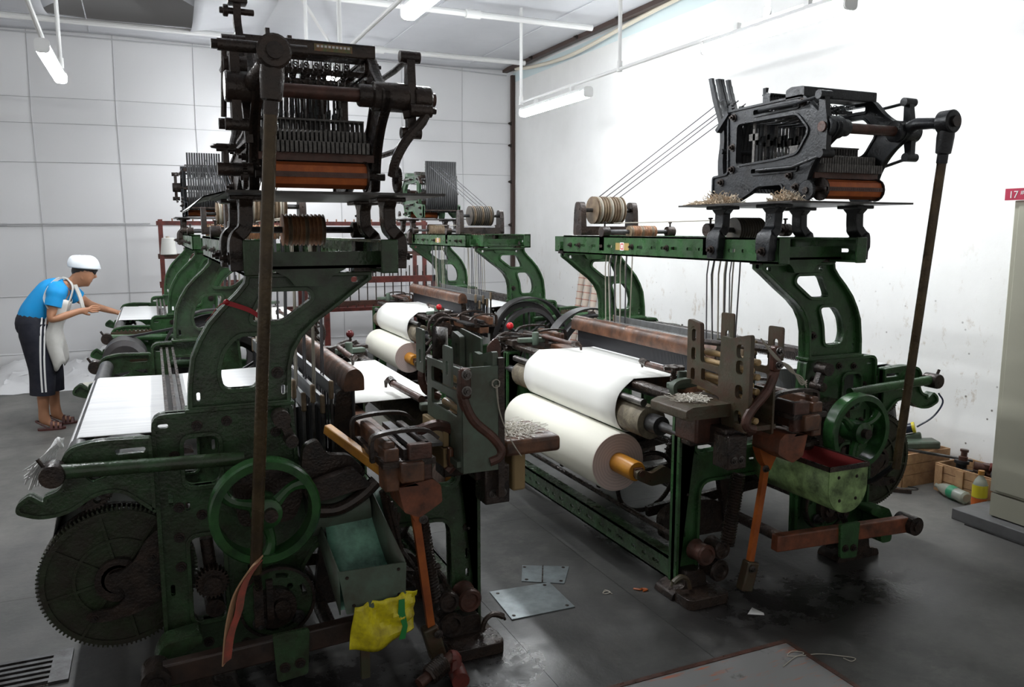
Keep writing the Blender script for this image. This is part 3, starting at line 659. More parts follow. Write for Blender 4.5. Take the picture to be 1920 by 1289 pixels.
    for i in range(2):
        x = 0.50+i*0.05; q = MB(); q.tube([(x, 1.50, 1.665), (x, 0.34, 1.672)], 0.0026, 5); q.build('link_cord', 'cord', t)
    # --- sley
    sx = v['sley']; b = MB(); b.bx(sx-0.005, sx+0.075, -0.42, LW+0.38, 0.805, 0.872); sl = b.build('sley', 'wood', t, bevel=0.006)
    q = MB(); q.prism(rp([(sx-0.045, 0.995), (sx+0.035, 0.995), (sx+0.035, 1.055, 0.02), (sx+0.01, 1.085, 0.03), (sx-0.03, 1.075, 0.02), (sx-0.045, 1.04, 0.02)], 0.006, 4), [], 'xz', 0.22, 1.66); q.build('reed_cap', 'wood', sl)
    q = MB()
    for k in range(240):
        y = 0.25+1.38*k/239; q.bx(sx-0.003, sx+0.003, y-0.0011, y+0.0011, 0.87, 1.0)
    q.build('reed', 'wire', sl, flat=True, kind='stuff')
    for y in (0.33, 1.60):
        q = MB(); q.prism(rp([(sx-0.06, 0.99), (sx-0.01, 0.99), (sx+0.005, 0.86), (sx-0.03, 0.60), (sx-0.12, 0.14), (sx-0.18, 0.14), (sx-0.11, 0.62), (sx-0.075, 0.88)], 0.02), [], 'xz', y-0.05, y-0.012); q.build('sley_sword', 'iron', sl)
    # shuttle boxes at both ends of the sley
    for e, ys in ((0, -0.42), (1, LW-0.02)):
        ye = ys+0.40; b = MB(); b.bx(sx-0.06, sx+0.12, ys+0.02, ye, 0.855, 0.875); sb = b.build('shuttle_box', 'iron', sl)
        q = MB(); q.bx(sx+0.085, sx+0.112, ys+0.03, ye-0.02, 0.87, 0.925); q.build('box_front', 'darkwood', sb, bevel=0.006)
        q = MB(); q.bx(sx-0.045, sx-0.008, ys+0.05, ye, 0.87, 0.935); q.build('box_back', 'wood', sb, bevel=0.010)
        q = MB(); q.bx(sx+0.018, sx+0.030, ys+0.05, ye-0.05, 0.875, 0.905); q.build('picker_spindle', 'black', sb)
        q = MB(); q.bx(sx+0.048, sx+0.080, ys+0.08, ye+0.03, 0.895, 0.912); q.build('top_plate', 'greysteel', sb)
        q = MB(); q.bx(sx+0.120, sx+0.185, ys+0.14, ye+0.01, 0.878, 0.890); q.build('side_plate', 'greysteel', sb)
        for yy in (ys+0.10, ye-0.02):
            q = MB(); q.ribbon(spline([(sx-0.075, yy, 0.86), (sx-0.075, yy, 0.935), (sx-0.045, yy, 0.952), (sx+0.04, yy, 0.958), (sx+0.12, yy+0.02, 0.945), (sx+0.16, yy+0.02, 0.915)], 4), 0.028, 0.012, (0, 1, 0)); q.build('strap', 'iron', sb)
    # --- breast beam, rollers, cloth
    q = MB(); q.prism(rp([(1.035, 0.865), (1.10, 0.865), (1.105, 0.895), (1.085, 0.901), (1.04, 0.898)], 0.008), [], 'xz', 0.10, LW-0.06); q.build('breast_beam', 'black', t)
    q = MB(); q.cyl((1.105, 0.22, 0.735), (1.105, 1.64, 0.735), 0.078, n=32); ro = q.build('take_up_roller', 'sand', t)
    q = MB(); q.cyl((1.105, 0.14, 0.735), (1.105, 1.72, 0.735), 0.045, n=20); q.cyl((1.105, 0.0, 0.735), (1.105, LW, 0.735), 0.022, n=14); q.build('roller_shaft', 'greysteel', ro)
    q = MB(); q.cyl((1.150, 0.22, 0.832), (1.150, 1.66, 0.832), 0.018, n=14); q.build('guide_roller', 'steel', t)
    ca, cb = 0.40, 1.44
    CP = spline([(sx+0.012, 0.906), (0.95, 0.908), (1.07, 0.910), (1.100, 0.904), (1.172, 0.842), (1.192, 0.770), (1.184, 0.715), (1.150, 0.662), (1.10, 0.650)], 4)
    q = MB(); q.grid(lambda u, w: (CP[int(u*(len(CP)-1)+0.5)][0], ca+(cb-ca)*w, CP[int(u*(len(CP)-1)+0.5)][1]), len(CP)-1, 6); q.build('woven_cloth', 'cloth', t, solid=0.002)
    # lower tie rails and shafts along the loom
    channel(t, 'lower_tie', 1.118, -1, 0.02, LW-0.02, 0.048, 0.150, v['tie'], fl=0.07, caps=False)
    q = MB(); q.cyl((1.02, 0.02, 0.20), (1.02, LW-0.02, 0.20), 0.014, n=10); q.build('treadle_shaft', 'black', t)
    q = MB(); q.cyl((0.52, -0.10, 0.17), (0.52, LW+0.1, 0.17), 0.028, n=14); q.build('rocking_shaft', 'black', t)
    q = MB(); q.cyl((0.34, -0.16, 0.335), (0.34, LW+0.12, 0.335), 0.026, n=14); q.build('bottom_shaft', 'black', t)
    q = MB(); q.cyl((0.30, -0.16, 0.715), (0.30, LW+0.34, 0.715), 0.026, n=14); q.build('crank_shaft', 'black', t)
    channel(t, 'rear_tie', -0.02, 1, 0.02, LW-0.02, 0.62, 0.70, v['tie'], slots=False, caps=False)
    for y in (0.45, 0.95, 1.4):
        q = MB(); q.bar((0.20, y, 0.27), (0.95, y+0.02, 0.20), 0.03, 0.05); q.build('treadle', 'black', t)
        gear_wheel(t, 'cam', (0.36, y+0.05, 0.32), 0.11, 24, 'black', 0.03, 0.012)
    q = MB(); q.prism(rp([(0.52, 0.10), (0.95, 0.10), (0.98, 0.24, 0.08), (0.80, 0.30, 0.1), (0.6, 0.26, 0.08)], 0.03), [], 'xz', 0.30, 0.36); q.build('picking_shoe', 'black', t)
    q = MB(); q.torus((0.86, 0.62, 0.30), (0, 1, 0.2), 0.17, 0.012, 28, 8); q.build('belt_guard', 'black', t)
    # --- driving end : fly wheels, gear train, starting handle
    ye = LW
    fw = wheel(t, 'fly_wheel', (0.36, ye+0.20, 0.735), 0.300, 'blackgrey', 0.045, 0.075, 6, 0.06, 0.1, 0.018, 0.0)
    fw = wheel(t, 'fast_pulley', (0.36, ye+0.30, 0.735), 0.255, 'blackgrey', 0.035, 0.06, 6, 0.05, 0.09, 0.016, 0.0)
    q = MB()
    q.ribbon([(0.36+0.335*math.cos(a), ye+0.27, 0.735+0.335*math.sin(a)) for a in [0.15+i*(2.75/20) for i in range(21)]], 0.11, 0.012, (0, 1, 0)); q.build('wheel_guard', 'blackgrey', t)
    for cx, cz, R, n in ((1.065, 0.845, 0.115, 5), (1.085, 0.615, 0.105, 5)):
        wheel(t, 'take_up_wheel', (cx, ye+0.10, cz), R, 'black', 0.022, 0.03, n, 0.026, 0.06, 0.013, 0.5)
        gear_wheel(t, 'ratchet', (cx-0.02, ye+0.14, cz-0.02), R*0.55, 20, 'black', 0.02, 0.008)
    for i in range(7):
        a = i*0.9; q = MB(); q.tube(spline([(0.98+0.14*math.sin(a), ye+0.07+0.01*i, 0.45+0.07*i), (1.07+0.05*math.cos(a*2), ye+0.13, 0.50+0.07*i), (1.15-0.04*math.cos(a), ye+0.09, 0.42+0.07*i)], 4), 0.012, 6); q.build('lever', 'black', t)
    q = MB(); q.bar((0.80, ye+0.03, 0.925), (1.16, ye+0.03, 0.925), 0.06, 0.022); q.bx(0.99, 1.12, ye-0.10, ye+0.10, 0.885, 0.925); q.bar((0.9, ye-0.12, 0.94), (1.1, ye+0.06, 0.955), 0.02, 0.02); hb = q.build('handle_bracket', 'black', t, bevel=0.004)
    q = MB(); q.tube([(1.07, ye+0.06, 0.91), (1.068, ye+0.06, 0.955), (1.065, ye+0.06, 0.985)], 0.008, 8); hd = q.build('starting_handle', 'black', t)
    q = MB(); q.ball((1.065, ye+0.06, 1.0), 0.024, 18, 12); q.build('knob', v['ball'], hd)
    # --- temples with red rods
    for yt, s in ((0.14, 1), (1.68, -1)):
        q = MB(); q.cyl((0.945, yt, 0.955), (0.935, yt+s*0.40, 0.952), 0.015, n=12); te = q.build('temple', 'rust', t)
        q = MB(); q.tube([(0.935, yt+s*0.38, 0.954), (0.935, yt+s*0.43, 0.962), (0.92, yt+s*0.445, 0.950), (0.92, yt+s*0.448, 0.925)], [0.019, 0.018, 0.010, 0.006], 8); q.build('temple_head', 'black', te)
        q = MB(); q.bar((0.93, yt-s*0.02, 0.93), (1.10, yt-s*0.05, 0.93), 0.05, 0.03); q.cyl((1.0, yt, 0.90), (1.0, yt, 0.985), 0.022, n=12); q.build('temple_bracket', 'green_grey', te, bevel=0.006)
    # --- cloth roll arms
    for y in (0.20, LW-0.20):
        q = MB(); q.prism(rp([(1.0, 0.50), (1.05, 0.53), (1.12, 0.50), (1.165, 0.525), (1.20, 0.52), (1.20, 0.48), (1.12, 0.44), (1.0, 0.45)], 0.015), [], 'xz', y-0.015, y+0.015); q.build('roll_arm', 'oldgreen', t)
    if v['near']: near_end(t, v)
    else:
        wheel(t, 'hand_wheel', (0.29, -0.20, 0.715), 0.175, gsh, 0.03, 0.06, 3, 0.045, 0.09, 0.028, 0.35)
    return t
def near_end(t, v):
    """fittings on the end that faces the camera"""
    g = v['g']; sx = v['sley']
    wheel(t, 'hand_wheel', (0.29, -0.22, 0.712), 0.176, 'handwheel', 0.030, 0.070, 3, 0.050, 0.11, 0.032, 0.35)
    q = MB(); q.cyl((0.30, -0.12, 0.715), (0.30, -0.30, 0.715), 0.022, n=14); q.build('crank_stub', 'iron', t)
    # bearing block and arm behind the hand wheel
    q = MB(); q.prism(rp([(0.20, 0.76), (0.24, 0.83, 0.03), (0.40, 0.83, 0.03), (0.44, 0.72, 0.04), (0.40, 0.62, 0.03), (0.22, 0.62, 0.03)], 0.02), [], 'xz', -0.10, -0.02); q.build('crank_bearing', 'black', t)
    bolts(t, [(0.235, -0.10, 0.80), (0.39, -0.10, 0.80)], 'y', 0.016, 0.03)
    # lower tappet disc with slots
    hs = [circ(0.33+0.045, 0.385, 0.011, 10)]+[rp([(0.33+r*math.cos(a), 0.335+r*math.sin(a)) for r, a in ((0.088, a0), (0.088, a0+0.22), (0.088, a0+0.44), (0.105, a0+0.44), (0.105, a0+0.22), (0.105, a0))], 0.004) for a0 in (1.15, 0.1, -2.0, -1.4)]
    q = MB(); q.prism(circ(0.33, 0.335, 0.130, 40), hs, 'xz', -0.105, -0.085); td = q.build('tappet_disc', g, t)
    q = MB(); q.prism(circ(0.33, 0.335, 0.130, 40), [circ(0.33, 0.335, 0.120, 40)], 'xz', -0.115, -0.085); q.prism(circ(0.32, 0.325, 0.072, 28), [], 'xz', -0.135, -0.100); q.cyl((0.345, -0.15, 0.31), (0.345, -0.13, 0.31), 0.025, n=16); q.build('crank_plate', 'iron', td)
    bolts(td, [(0.265, -0.135, 0.285), (0.395, -0.115, 0.275)], 'y', 0.016, 0.026, 'greysteel')
    q = MB(); q.bar((0.262, -0.16, 0.285), (0.262, -0.16, 0.43), 0.03, 0.018, (0, 1, 0)); q.bar((0.30, -0.15, 0.44), (0.30, -0.15, 0.30), 0.022, 0.02, (0, 1, 0)); q.build('crank_arm', 'iron', td)
    # gear between the bottom shaft and window
    gear_wheel(t, 'spur_gear', (0.125, -0.03, 0.42), 0.055, 24, 'black', 0.05, 0.008); q = MB(); q.cyl((0.13, -0.06, 0.33), (0.13, 0.06, 0.335), 0.032, n=18); q.build('gear_shaft', 'iron', t); q = MB(); q.cyl((0.115, 0.02, 0.56), (0.125, 0.02, 0.44), 0.022, n=14); q.build('upright_shaft', 'iron', t)
    # picking bar low along the frame
    q = MB(); q.bar((-0.05, -0.24, 0.225), (0.76, -0.24, 0.262), 0.045, 0.075); pb = q.build('picking_bar', v['pick'], t, bevel=0.006)
    q = MB(); q.cyl((-0.065, -0.29, 0.224), (-0.065, -0.19, 0.224), 0.045, n=20); q.cyl((-0.065, -0.30, 0.224), (-0.065, -0.29, 0.224), 0.024, n=14); q.build('roller', 'iron', pb)
    q = MB(); q.prism(rp([(0.30, 0.13), (0.40, 0.14), (0.41, 0.30), (0.29, 0.30)], 0.012), [], 'xz', -0.275, -0.262); q.build('guide_plate', g, pb); bolts(pb, [(0.325, -0.275, 0.18), (0.375, -0.275, 0.185)], 'y', 0.012, 0.012)
    q = MB(); q.prism(rp([(-0.07, 0.10), (0.0, 0.10), (0.02, 0.235), (0.08, 0.26), (0.08, 0.29), (-0.04, 0.275), (-0.07, 0.22)], 0.02), [], 'xz', -0.15, -0.05); q.build('rear_lug', g, t)
    # picking stick standing in front
    q = MB(); q.ribbon([(0.80, -0.21, 0.64), (0.815, -0.21, 0.52), (0.86, -0.20, 0.16)], 0.022, 0.028, (0, 1, 0)); ps = q.build('picking_stick', 'orange', t)
    q = MB(); q.prism(rp([(0.745, 0.690), (0.865, 0.70), (0.835, 0.63), (0.80, 0.59), (0.78, 0.63)], 0.012), [], 'xz', -0.235, -0.19); q.build('stick_head', 'orange', ps)
    q = MB(); q.bar((0.85, -0.20, 0.18), (0.885, -0.20, 0.05), 0.05, 0.06); q.build('stick_shoe', 'oldgreen', ps, bevel=0.008); bolts(ps, [(0.825, -0.235, 0.605), (0.875, -0.235, 0.16)], 'y', 0.011, 0.014, 'steel')
    spring(t, 'coil_spring', (0.855, -0.10, 0.55), (0.905, -0.10, 0.22), 0.028, 0.006, 26, 'black')
    # block closing the end of the shuttle box
    q = MB(); q.prism(rp([(sx+0.0, 0.775), (sx+0.02, 0.685, 0.01), (sx+0.075, 0.66, 0.01), (sx+0.155, 0.705, 0.01), (sx+0.15, 0.765, 0.01), (sx+0.12, 0.79, 0.01)], 0.006), [], 'xz', -0.36, -0.20); q.build('box_end_block', 'redwood', t, bevel=0.006)
    q = MB(); q.bx(sx-0.05, sx+0.0, -0.385, -0.30, 0.77, 0.915); q.build('box_end_plate', 'wood', t, bevel=0.006)
    q = MB(); q.bx(sx+0.03, sx+0.11, -0.395, -0.36, 0.80, 0.925); q.build('box_end_plate', 'rust', t, bevel=0.006)
    q = MB(); q.tube(spline([(sx+0.10, -0.25, 0.93), (sx+0.18, -0.25, 0.945), (sx+0.255, -0.25, 0.90), (sx+0.26, -0.25, 0.83), (sx+0.21, -0.25, 0.775)], 5), 0.020, 8); ca_ = q.build('checking_arm', 'rust', t); bolts(ca_, [(sx+0.255, -0.272, 0.885)], 'y', 0.012, 0.012, 'steel')
    # underslung levers beneath the box
    q = MB(); q.prism(rp([(0.44, 0.88), (0.49, 0.90), (0.52, 0.84), (0.60, 0.83), (0.66, 0.76), (0.60, 0.70), (0.47, 0.73), (0.43, 0.80)], 0.02), [], 'xz', -0.10, -0.06); q.build('protector_bracket', 'iron', t)
    q = MB(); q.prism(rp([(0.42, 0.755, 0.03), (0.60, 0.80, 0.02), (0.66, 0.73, 0.02), (0.44, 0.69, 0.03)], 0.02), [], 'xz', -0.17, -0.12); q.build('protector_lever', 'iron', t)
    q = MB(); q.tube(spline([(0.46, -0.15, 0.66), (0.54, -0.15, 0.655), (0.62, -0.15, 0.69), (0.68, -0.15, 0.74)], 4), 0.024, 10); q.build('protector_rod', 'black', t)
    # crank rod at the arch foot
    q = MB(); q.cyl((0.37, -0.05, 0.985), (0.37, -0.12, 0.985), 0.030, n=18); q.bar((0.37, -0.08, 0.99), (0.405, -0.08, 0.90), 0.03, 0.03, (0, 1, 0)); q.cyl((0.40, -0.05, 0.905), (0.40, -0.12, 0.905), 0.022, n=14); q.build('let_off_crank', 'iron', t)
    # worms and pulleys by the front foot
    for x, z, r in ((0.955, 0.22, 0.042), (1.04, 0.21, 0.048), (0.965, 0.125, 0.050)):
        q = MB(); q.loft([((x, -0.13, z), r*0.6), ((x, -0.13, z), r), ((x, -0.08, z), r*0.85), ((x, -0.05, z), r)], 20); q.torus((x, -0.13, z), (0, 1, 0), r*0.75, r*0.22, 20, 6); q.build('guide_pulley', 'rust' if r == 0.048 else 'iron', t)
    q = MB(); q.tube(spline([(1.10, -0.10, 0.055), (1.115, -0.10, 0.10), (1.15, -0.10, 0.118), (1.19, -0.10, 0.10), (1.20, -0.10, 0.085)], 4), [0.010]*8+[0.013]*5+[0.006]*4, 8); q.build('foot_pedal', v['pedal'], t)
    q = MB(); q.prism(rp([(0.945, -0.19), (1.165, -0.19), (1.165, -0.06), (0.945, -0.06)], 0.035), [], 'xy', 0.0, 0.045); q.build('foot_pad', 'black', t, bevel=0.012)
    # --- pirn magazine on the front corner
    X = 1.045
    out = rp([(-0.375, 0.815), (-0.215, 0.815), (-0.195, 0.93), (-0.06, 0.955), (0.03, 0.955), (0.035, 1.24, 0.02), (-0.055, 1.225), (-0.062, 1.06, 0.02), (-0.19, 1.055, 0.02), (-0.195, 1.19), (-0.25, 1.185), (-0.375, 1.215, 0.02)], 0.012)
    hs = [slot(-0.315, z, 0.045, 0.058, 3) for z in (0.87, 0.975, 1.075, 1.14)]+[slot(-0.012, z, 0.03, 0.055, 3) for z in (1.0, 1.09, 1.17)]+[rp([(-0.185, 0.965), (-0.07, 0.985), (-0.07, 1.035), (-0.185, 1.03)], 0.01)]
    q = MB(); q.prism(out, hs, 'yz', X-0.010, X+0.010); mg = q.build('pirn_magazine', v['mag'], t)
    q = MB(); q.prism([(-0.37, 0.82), (-0.22, 0.82), (-0.22, 0.84), (-0.37, 0.84)], [], 'yz', X-0.14, X); q.build('floor_sheet', v['mag'], mg)
    q = MB(); q.prism(rp([(-0.375, 0.80), (-0.01, 0.80), (-0.01, 1.15), (-0.375, 1.16)], 0.008), [rp([(-0.335, 0.985), (-0.06, 0.985), (-0.06, 1.045), (-0.335, 1.045)], 0.014), rp([(-0.335, 1.075), (-0.06, 1.07), (-0.06, 1.125), (-0.335, 1.13)], 0.014)], 'yz', X-0.125, X-0.115); q.build('back_frame', v['mag'], mg)
    for yy, z1 in ((-0.03, 1.262), (-0.33, 1.235)):
        q = MB(); q.prism(rp([(yy-0.045, 1.10), (yy+0.04, 1.10), (yy+0.04, z1, 0.012), (yy-0.045, z1, 0.012)], 0.004), [slot(yy-0.005, 1.16, 0.026, 0.05)], 'yz', X-0.16, X-0.152); q.build('guide_sheet', v['mag'], mg)
    q = MB(); q.tube(spline([(0.930, -0.375, 1.155), (0.925, -0.375, 1.07), (0.960, -0.375, 0.985), (1.030, -0.375, 0.918), (1.062, -0.375, 0.872), (1.055, -0.375, 0.842), (1.02, -0.375, 0.83)], 5), 0.019, 10); q.build('curved_arm', 'rust', mg)
    q = MB(); q.tube(spline([(0.955, 0.09, 1.118), (0.930, 0.09, 1.07), (0.945, 0.09, 1.005), (1.00, 0.08, 0.97)], 5), 0.016, 8); q.build('curved_arm', 'rust', mg)
    q = MB(); q.cyl((0.962, 0.10, 1.128), (0.940, -0.36, 1.148), 0.013, n=10); q.build('cross_rod', 'iron', mg)
    q = MB(); q.bx(0.915, 0.950, -0.40, -0.36, 1.06, 1.165); q.build('arm_end', 'rust', mg, bevel=0.01); bolts(mg, [(0.93, -0.40, 1.145), (0.93, -0.40, 1.09)], 'y', 0.012, 0.014, 'steel')
    q = MB(); q.bx(0.95, 1.12, -0.10, 0.0, 0.70, 0.82); q.bx(1.0, 1.10, -0.30, 0.0, 0.74, 0.82); q.bx(1.02, 1.115, -0.34, -0.24, 0.66, 0.80); mb_ = q.build('magazine_bracket', 'iron', mg, bevel=0.006)
    bolts(mb_, [(1.05, -0.34, 0.70), (1.085, -0.34, 0.70)], 'y', 0.011, 0.012, 'steel')
M['warp'] = mat('white_warp_threads', (0.80, 0.80, 0.80), 0.55)
def _stripe():
    m = M['warp']; nt = m.node_tree; b = nt.nodes['Principled BSDF']; tc = nt.nodes.new('ShaderNodeTexCoord')
    mp = nt.nodes.new('ShaderNodeMapping'); mp.inputs['Scale'].default_value = (0.5, 60, 0.5); nt.links.new(tc.outputs['Object'], mp.inputs['Vector'])
    f = noise(nt, mp.outputs['Vector'], 3.0, 3); nt.links.new(mixc(nt, ramp(nt, f, 0.35, 0.65), (0.82, 0.82, 0.82), (0.62, 0.62, 0.63)), b.inputs['Base Color'])
_stripe()
M['gearpaint'] = mat('dark_green_gear', (0.032, 0.056, 0.024), 0.36, 0.1, (0.030, 0.026, 0.018), 10, 0.5, 0.3, 90)
M['blackgrey'] = mat('dull_black_wheel', (0.022, 0.022, 0.024), 0.45, 0.1, (0.045, 0.04, 0.04), 12, 0.35)
M['handwheel'] = mat('glossy_green_wheel', (0.034, 0.130, 0.032), 0.25, 0, (0.012, 0.035, 0.014), 8, 0.36, 0.1, 60)

# ------------------------------------------------------------ dobby heads
PLATE = rp([(0.366, 1.745), (0.366, 1.876, 0.015), (0.256, 1.886, 0.015), (0.268, 2.172, 0.02), (-0.215, 2.178, 0.03), (-0.285, 2.105, 0.05), (-0.345, 2.068, 0.03), (-0.395, 2.055, 0.02), (-0.415, 2.025, 0.02), (-0.395, 1.995, 0.02),
            (-0.325, 1.945, 0.06), (-0.265, 1.865, 0.05), (-0.235, 1.745), (-0.125, 1.745, 0.02), (-0.105, 1.815, 0.02), (0.045, 1.815, 0.02), (0.085, 1.79, 0.02), (0.20, 1.745)], 0.01)
def build_dobby(tf, label, v):
    set_tf(tf); pm, im = v['plate'], v['iron']
    t = thing('dobby_head', label, 'dobby', tfm((0.5, -0.02, 1.59)), 'dobby heads on top of the looms')
    # tray and feet
    tx0, tx1, ty0, ty1, tz = 0.205, 0.875, -0.37, 0.38, 1.735
    b = MB(); b.bx(tx0, tx1, ty0, ty1, tz-0.006, tz+0.002)
    if v.get('wing'):
        b.add([(tx0, ty0+0.02, tz), (tx0, ty1, tz), (tx0-0.055, ty1+0.02, tz-0.016), (tx0-0.055, ty0+0.14, tz-0.012), (tx0-0.10, ty1+0.04, tz-0.05), (tx0-0.09, ty0+0.26, tz-0.046)], [(0, 1, 2, 3), (3, 2, 4, 5)])
        b.add([(tx0, ty0+0.02, tz-0.004), (tx0, ty1, tz-0.004), (tx0-0.055, ty1+0.02, tz-0.02), (tx0-0.055, ty0+0.14, tz-0.016), (tx0-0.10, ty1+0.04, tz-0.054), (tx0-0.09, ty0+0.26, tz-0.05)], [(0, 1, 2, 3), (3, 2, 4, 5)])
    b.build('drip_tray', 'tray', t)
    for xo, s in ((0.262, -1), (0.765, 1)):
        for y in (-0.13, 0.21):
            pts = [(xo-s*0.018, y, 1.728), (xo-s*0.018, y, 1.665), (xo-s*0.012, y, 1.625), (xo+s*0.012, y, 1.597), (xo+s*0.018, y, 1.56), (xo+s*0.016, y, 1.49)]
            q = MB(); q.ribbon(spline(pts, 4), [0.115]+[0.10]+[0.062]*6+[0.070]*4+[0.092]*6+[0.075]*3, 0.042, (0, 1, 0)); q.bx(xo-s*0.018-0.05, xo-s*0.018+0.05, y-0.06, y+0.06, 1.715, 1.730); fo = q.build('bracket_foot', im, t, bevel=0.004)
            bolts(fo, [(xo+s*0.037, y, 1.53)], 'x' if s > 0 else 'X', 0.014, 0.02)
    # side plates
    win = rp([(0.195, 1.92), (0.195, 2.10), (-0.175, 2.10), (-0.245, 2.03), (-0.185, 1.945), (-0.06, 1.93)], 0.022)
    up = rp([(0.09, 2.128), (0.09, 2.152), (-0.185, 2.155), (-0.185, 2.131)], 0.010); lo = rp([(0.09, 1.872), (0.09, 1.894), (-0.19, 1.894), (-0.19, 1.872)], 0.010)
    for x, s in ((0.30, -1), (0.68, 1)):
        b = MB(); b.prism(PLATE, [win, up, lo], 'yz', x-0.008, x+0.008); pl = b.build('side_plate', pm, t)
        for o_ in (PLATE, inset(win, -0.010), inset(up, -0.008), inset(lo, -0.008)):
            q = MB(); q.rim(o_, 0.009, 'yz', x-0.015, x+0.015); q.build('flange', pm, pl)
        bolts(pl, [(x+s*0.008, y, z) for y, z in ((0.225, 2.135), (-0.205, 2.145), (0.225, 2.0), (0.225, 1.90), (0.30, 1.845), (0.335, 1.78), (-0.19, 1.80), (-0.15, 1.85))], 'x' if s > 0 else 'X', 0.012, 0.018)
        q = MB(); q.loft([((x-0.04, -0.36, 2.028), 0.036), ((x-0.035, -0.36, 2.028), 0.044), ((x+0.035, -0.36, 2.028), 0.044), ((x+0.04, -0.36, 2.028), 0.036)], 24); q.build('bearing_boss', im, pl)
    # top bar with sticker, girts
    q = MB(); q.prism(rp([(-0.215, 2.165), (-0.11, 2.165), (-0.11, 2.205), (-0.14, 2.215), (-0.215, 2.21)], 0.008), [], 'yz', 0.285, 0.695); tb = q.build('top_bar', pm, t)
    if v.get('sticker'):
        q = MB(); q.bx(0.50, 0.62, -0.2165, -0.215, 2.178, 2.200); st = q.build('maker_label', 'stick_a', tb)
        q = MB()
        for k in range(9): q.bx(0.508+k*0.012, 0.516+k*0.012, -0.2175, -0.2165, 2.189, 2.196)
        q.build('label_print', 'stick_w', st)
    for y, z, w, h in ((0.24, 2.155, 0.03, 0.03), (0.33, 1.84, 0.04, 0.05), (-0.20, 1.835, 0.05, 0.03), (0.24, 1.90, 0.03, 0.03)):
        q = MB(); q.bx(0.30, 0.68, y-w/2, y+w/2, z-h/2, z+h/2); q.build('girt', im, t)
    # rocking shaft and levers
    q = MB(); q.cyl((0.225, -0.36, 2.028), (0.845 if v.get('tall') else 0.735, -0.36, 2.028), 0.021, n=18); sh = q.build('rocking_shaft', 'rust', t)
    for xa, xb, r in (((0.60, 0.68, 0.034), (0.69, 0.755, 0.044), (0.775, 0.83, 0.040), (0.215, 0.275, 0.044)) if v.get('tall') else ((0.60, 0.68, 0.034), (0.69, 0.72, 0.036), (0.215, 0.275, 0.044))):
        q = MB(); q.loft([((xa, -0.36, 2.028), r*0.9), ((xa+0.005, -0.36, 2.028), r), ((xb-0.005, -0.36, 2.028), r), ((xb, -0.36, 2.028), r*0.9)], 22); q.build('collar', im, sh)
    ph = v.get('phase', 0.0)
    for x in ((0.765 if v.get('tall') else 0.715), 0.245):
        c, s_ = math.cos(ph), math.sin(ph)
        def P(r): return (x, -0.36+r*s_, 2.028+r*c)
        q = MB(); q.ribbon([P(-0.115), P(-0.06), P(0), P(0.07), P(0.135)], [0.026, 0.034, 0.05, 0.036, 0.026], 0.026, (0, c, -s_)); lv = q.build('t_lever', im, t)
        for r, z in ((0.125, 2.141), (-0.105, 1.883)):
            p = P(r); q = MB(); q.cyl((x-0.032, p[1], p[2]), (x+0.032, p[1], p[2]), 0.018, n=14); q.build('knuckle', im, lv)
            q = MB(); q.tube([(x, p[1], p[2]), (x, -0.19, z), (x, 0.03, z)], 0.010 if v.get('tall') else 0.007, 8); q.build('link', im, lv)
    # side levers reaching the pattern barrel
    if v.get('tall'):
        q = MB(); q.tube(spline([(0.735, -0.38, 1.975), (0.80, -0.40, 1.985), (0.79, -0.40, 1.955), (0.745, -0.38, 1.90), (0.715, -0.36, 1.84), (0.708, -0.34, 1.79)], 4), [0.014]*8+[0.016]*13, 8); q.build('barrel_lever', im, t)
    if v.get('tall'):
        q = MB(); q.cyl((0.75, -0.40, 1.988), (0.82, -0.40, 1.988), 0.020, n=14); q.cyl((0.82, -0.40, 1.988), (0.835, -0.40, 1.988), 0.009, n=8); q.build('lever_pin', im, t)
    for i, (xx, r) in enumerate(((0.735, 0.042), (0.265, 0.040))[:2 if v.get('tall') else 1]):
        gear_wheel(t, 'ratchet_disc', (xx, -0.30, 1.782), r, 26 if i else 40, im, 0.012, 0.004 if i == 0 else 0.008, axis='yz', hub=0.014)
    if v.get('tall'):
        q = MB(); q.ribbon(spline([(0.275, -0.20, 2.31), (0.275, -0.20, 2.24), (0.28, -0.22, 2.16), (0.265, -0.26, 2.09), (0.28, -0.28, 1.99), (0.285, -0.28, 1.88)], 4), 0.028, 0.022, (0, 1, 0)); ll = q.build('left_lever', im, t)
        q = MB(); q.bx(0.25, 0.305, -0.225, -0.175, 2.295, 2.325); q.cyl((0.225, -0.20, 2.275), (0.325, -0.20, 2.275), 0.010, n=10); q.cyl((0.235, -0.20, 2.275), (0.25, -0.20, 2.275), 0.018, n=12); q.build('lever_cap', im, ll, bevel=0.003)
        q = MB(); q.cyl((0.215, -0.30, 1.95), (0.225, -0.30, 2.15), 0.008, n=8); q.cyl((0.20, -0.30, 1.93), (0.27, -0.30, 1.93), 0.016, n=10); q.cyl((0.22, -0.29, 2.095), (0.285, -0.29, 2.095), 0.034, n=14); q.build('guide_rod', im, ll)
        q = MB(); q.tube([(0.215, -0.30, 1.80), (0.215, -0.30, 1.86), (0.24, -0.30, 1.865)], 0.010, 8); q.cyl((0.19, -0.30, 1.862), (0.245, -0.30, 1.862), 0.012, n=10); q.torus((0.20, -0.30, 1.865), (0, 0, 1), 0.022, 0.006, 16, 6); q.cyl((0.19, -0.30, 1.80), (0.29, -0.30, 1.80), 0.020, n=12); q.build('hand_crank', im, ll)
    # pattern barrel
    q = MB(); q.cyl((0.325, -0.275, 1.790), (0.635, -0.275, 1.790), 0.040, n=8); pb = q.build('pattern_barrel', 'paper', t, flat=True)
    q = MB(); q.bx(0.325, 0.64, -0.318, -0.310, 1.782, 1.798)
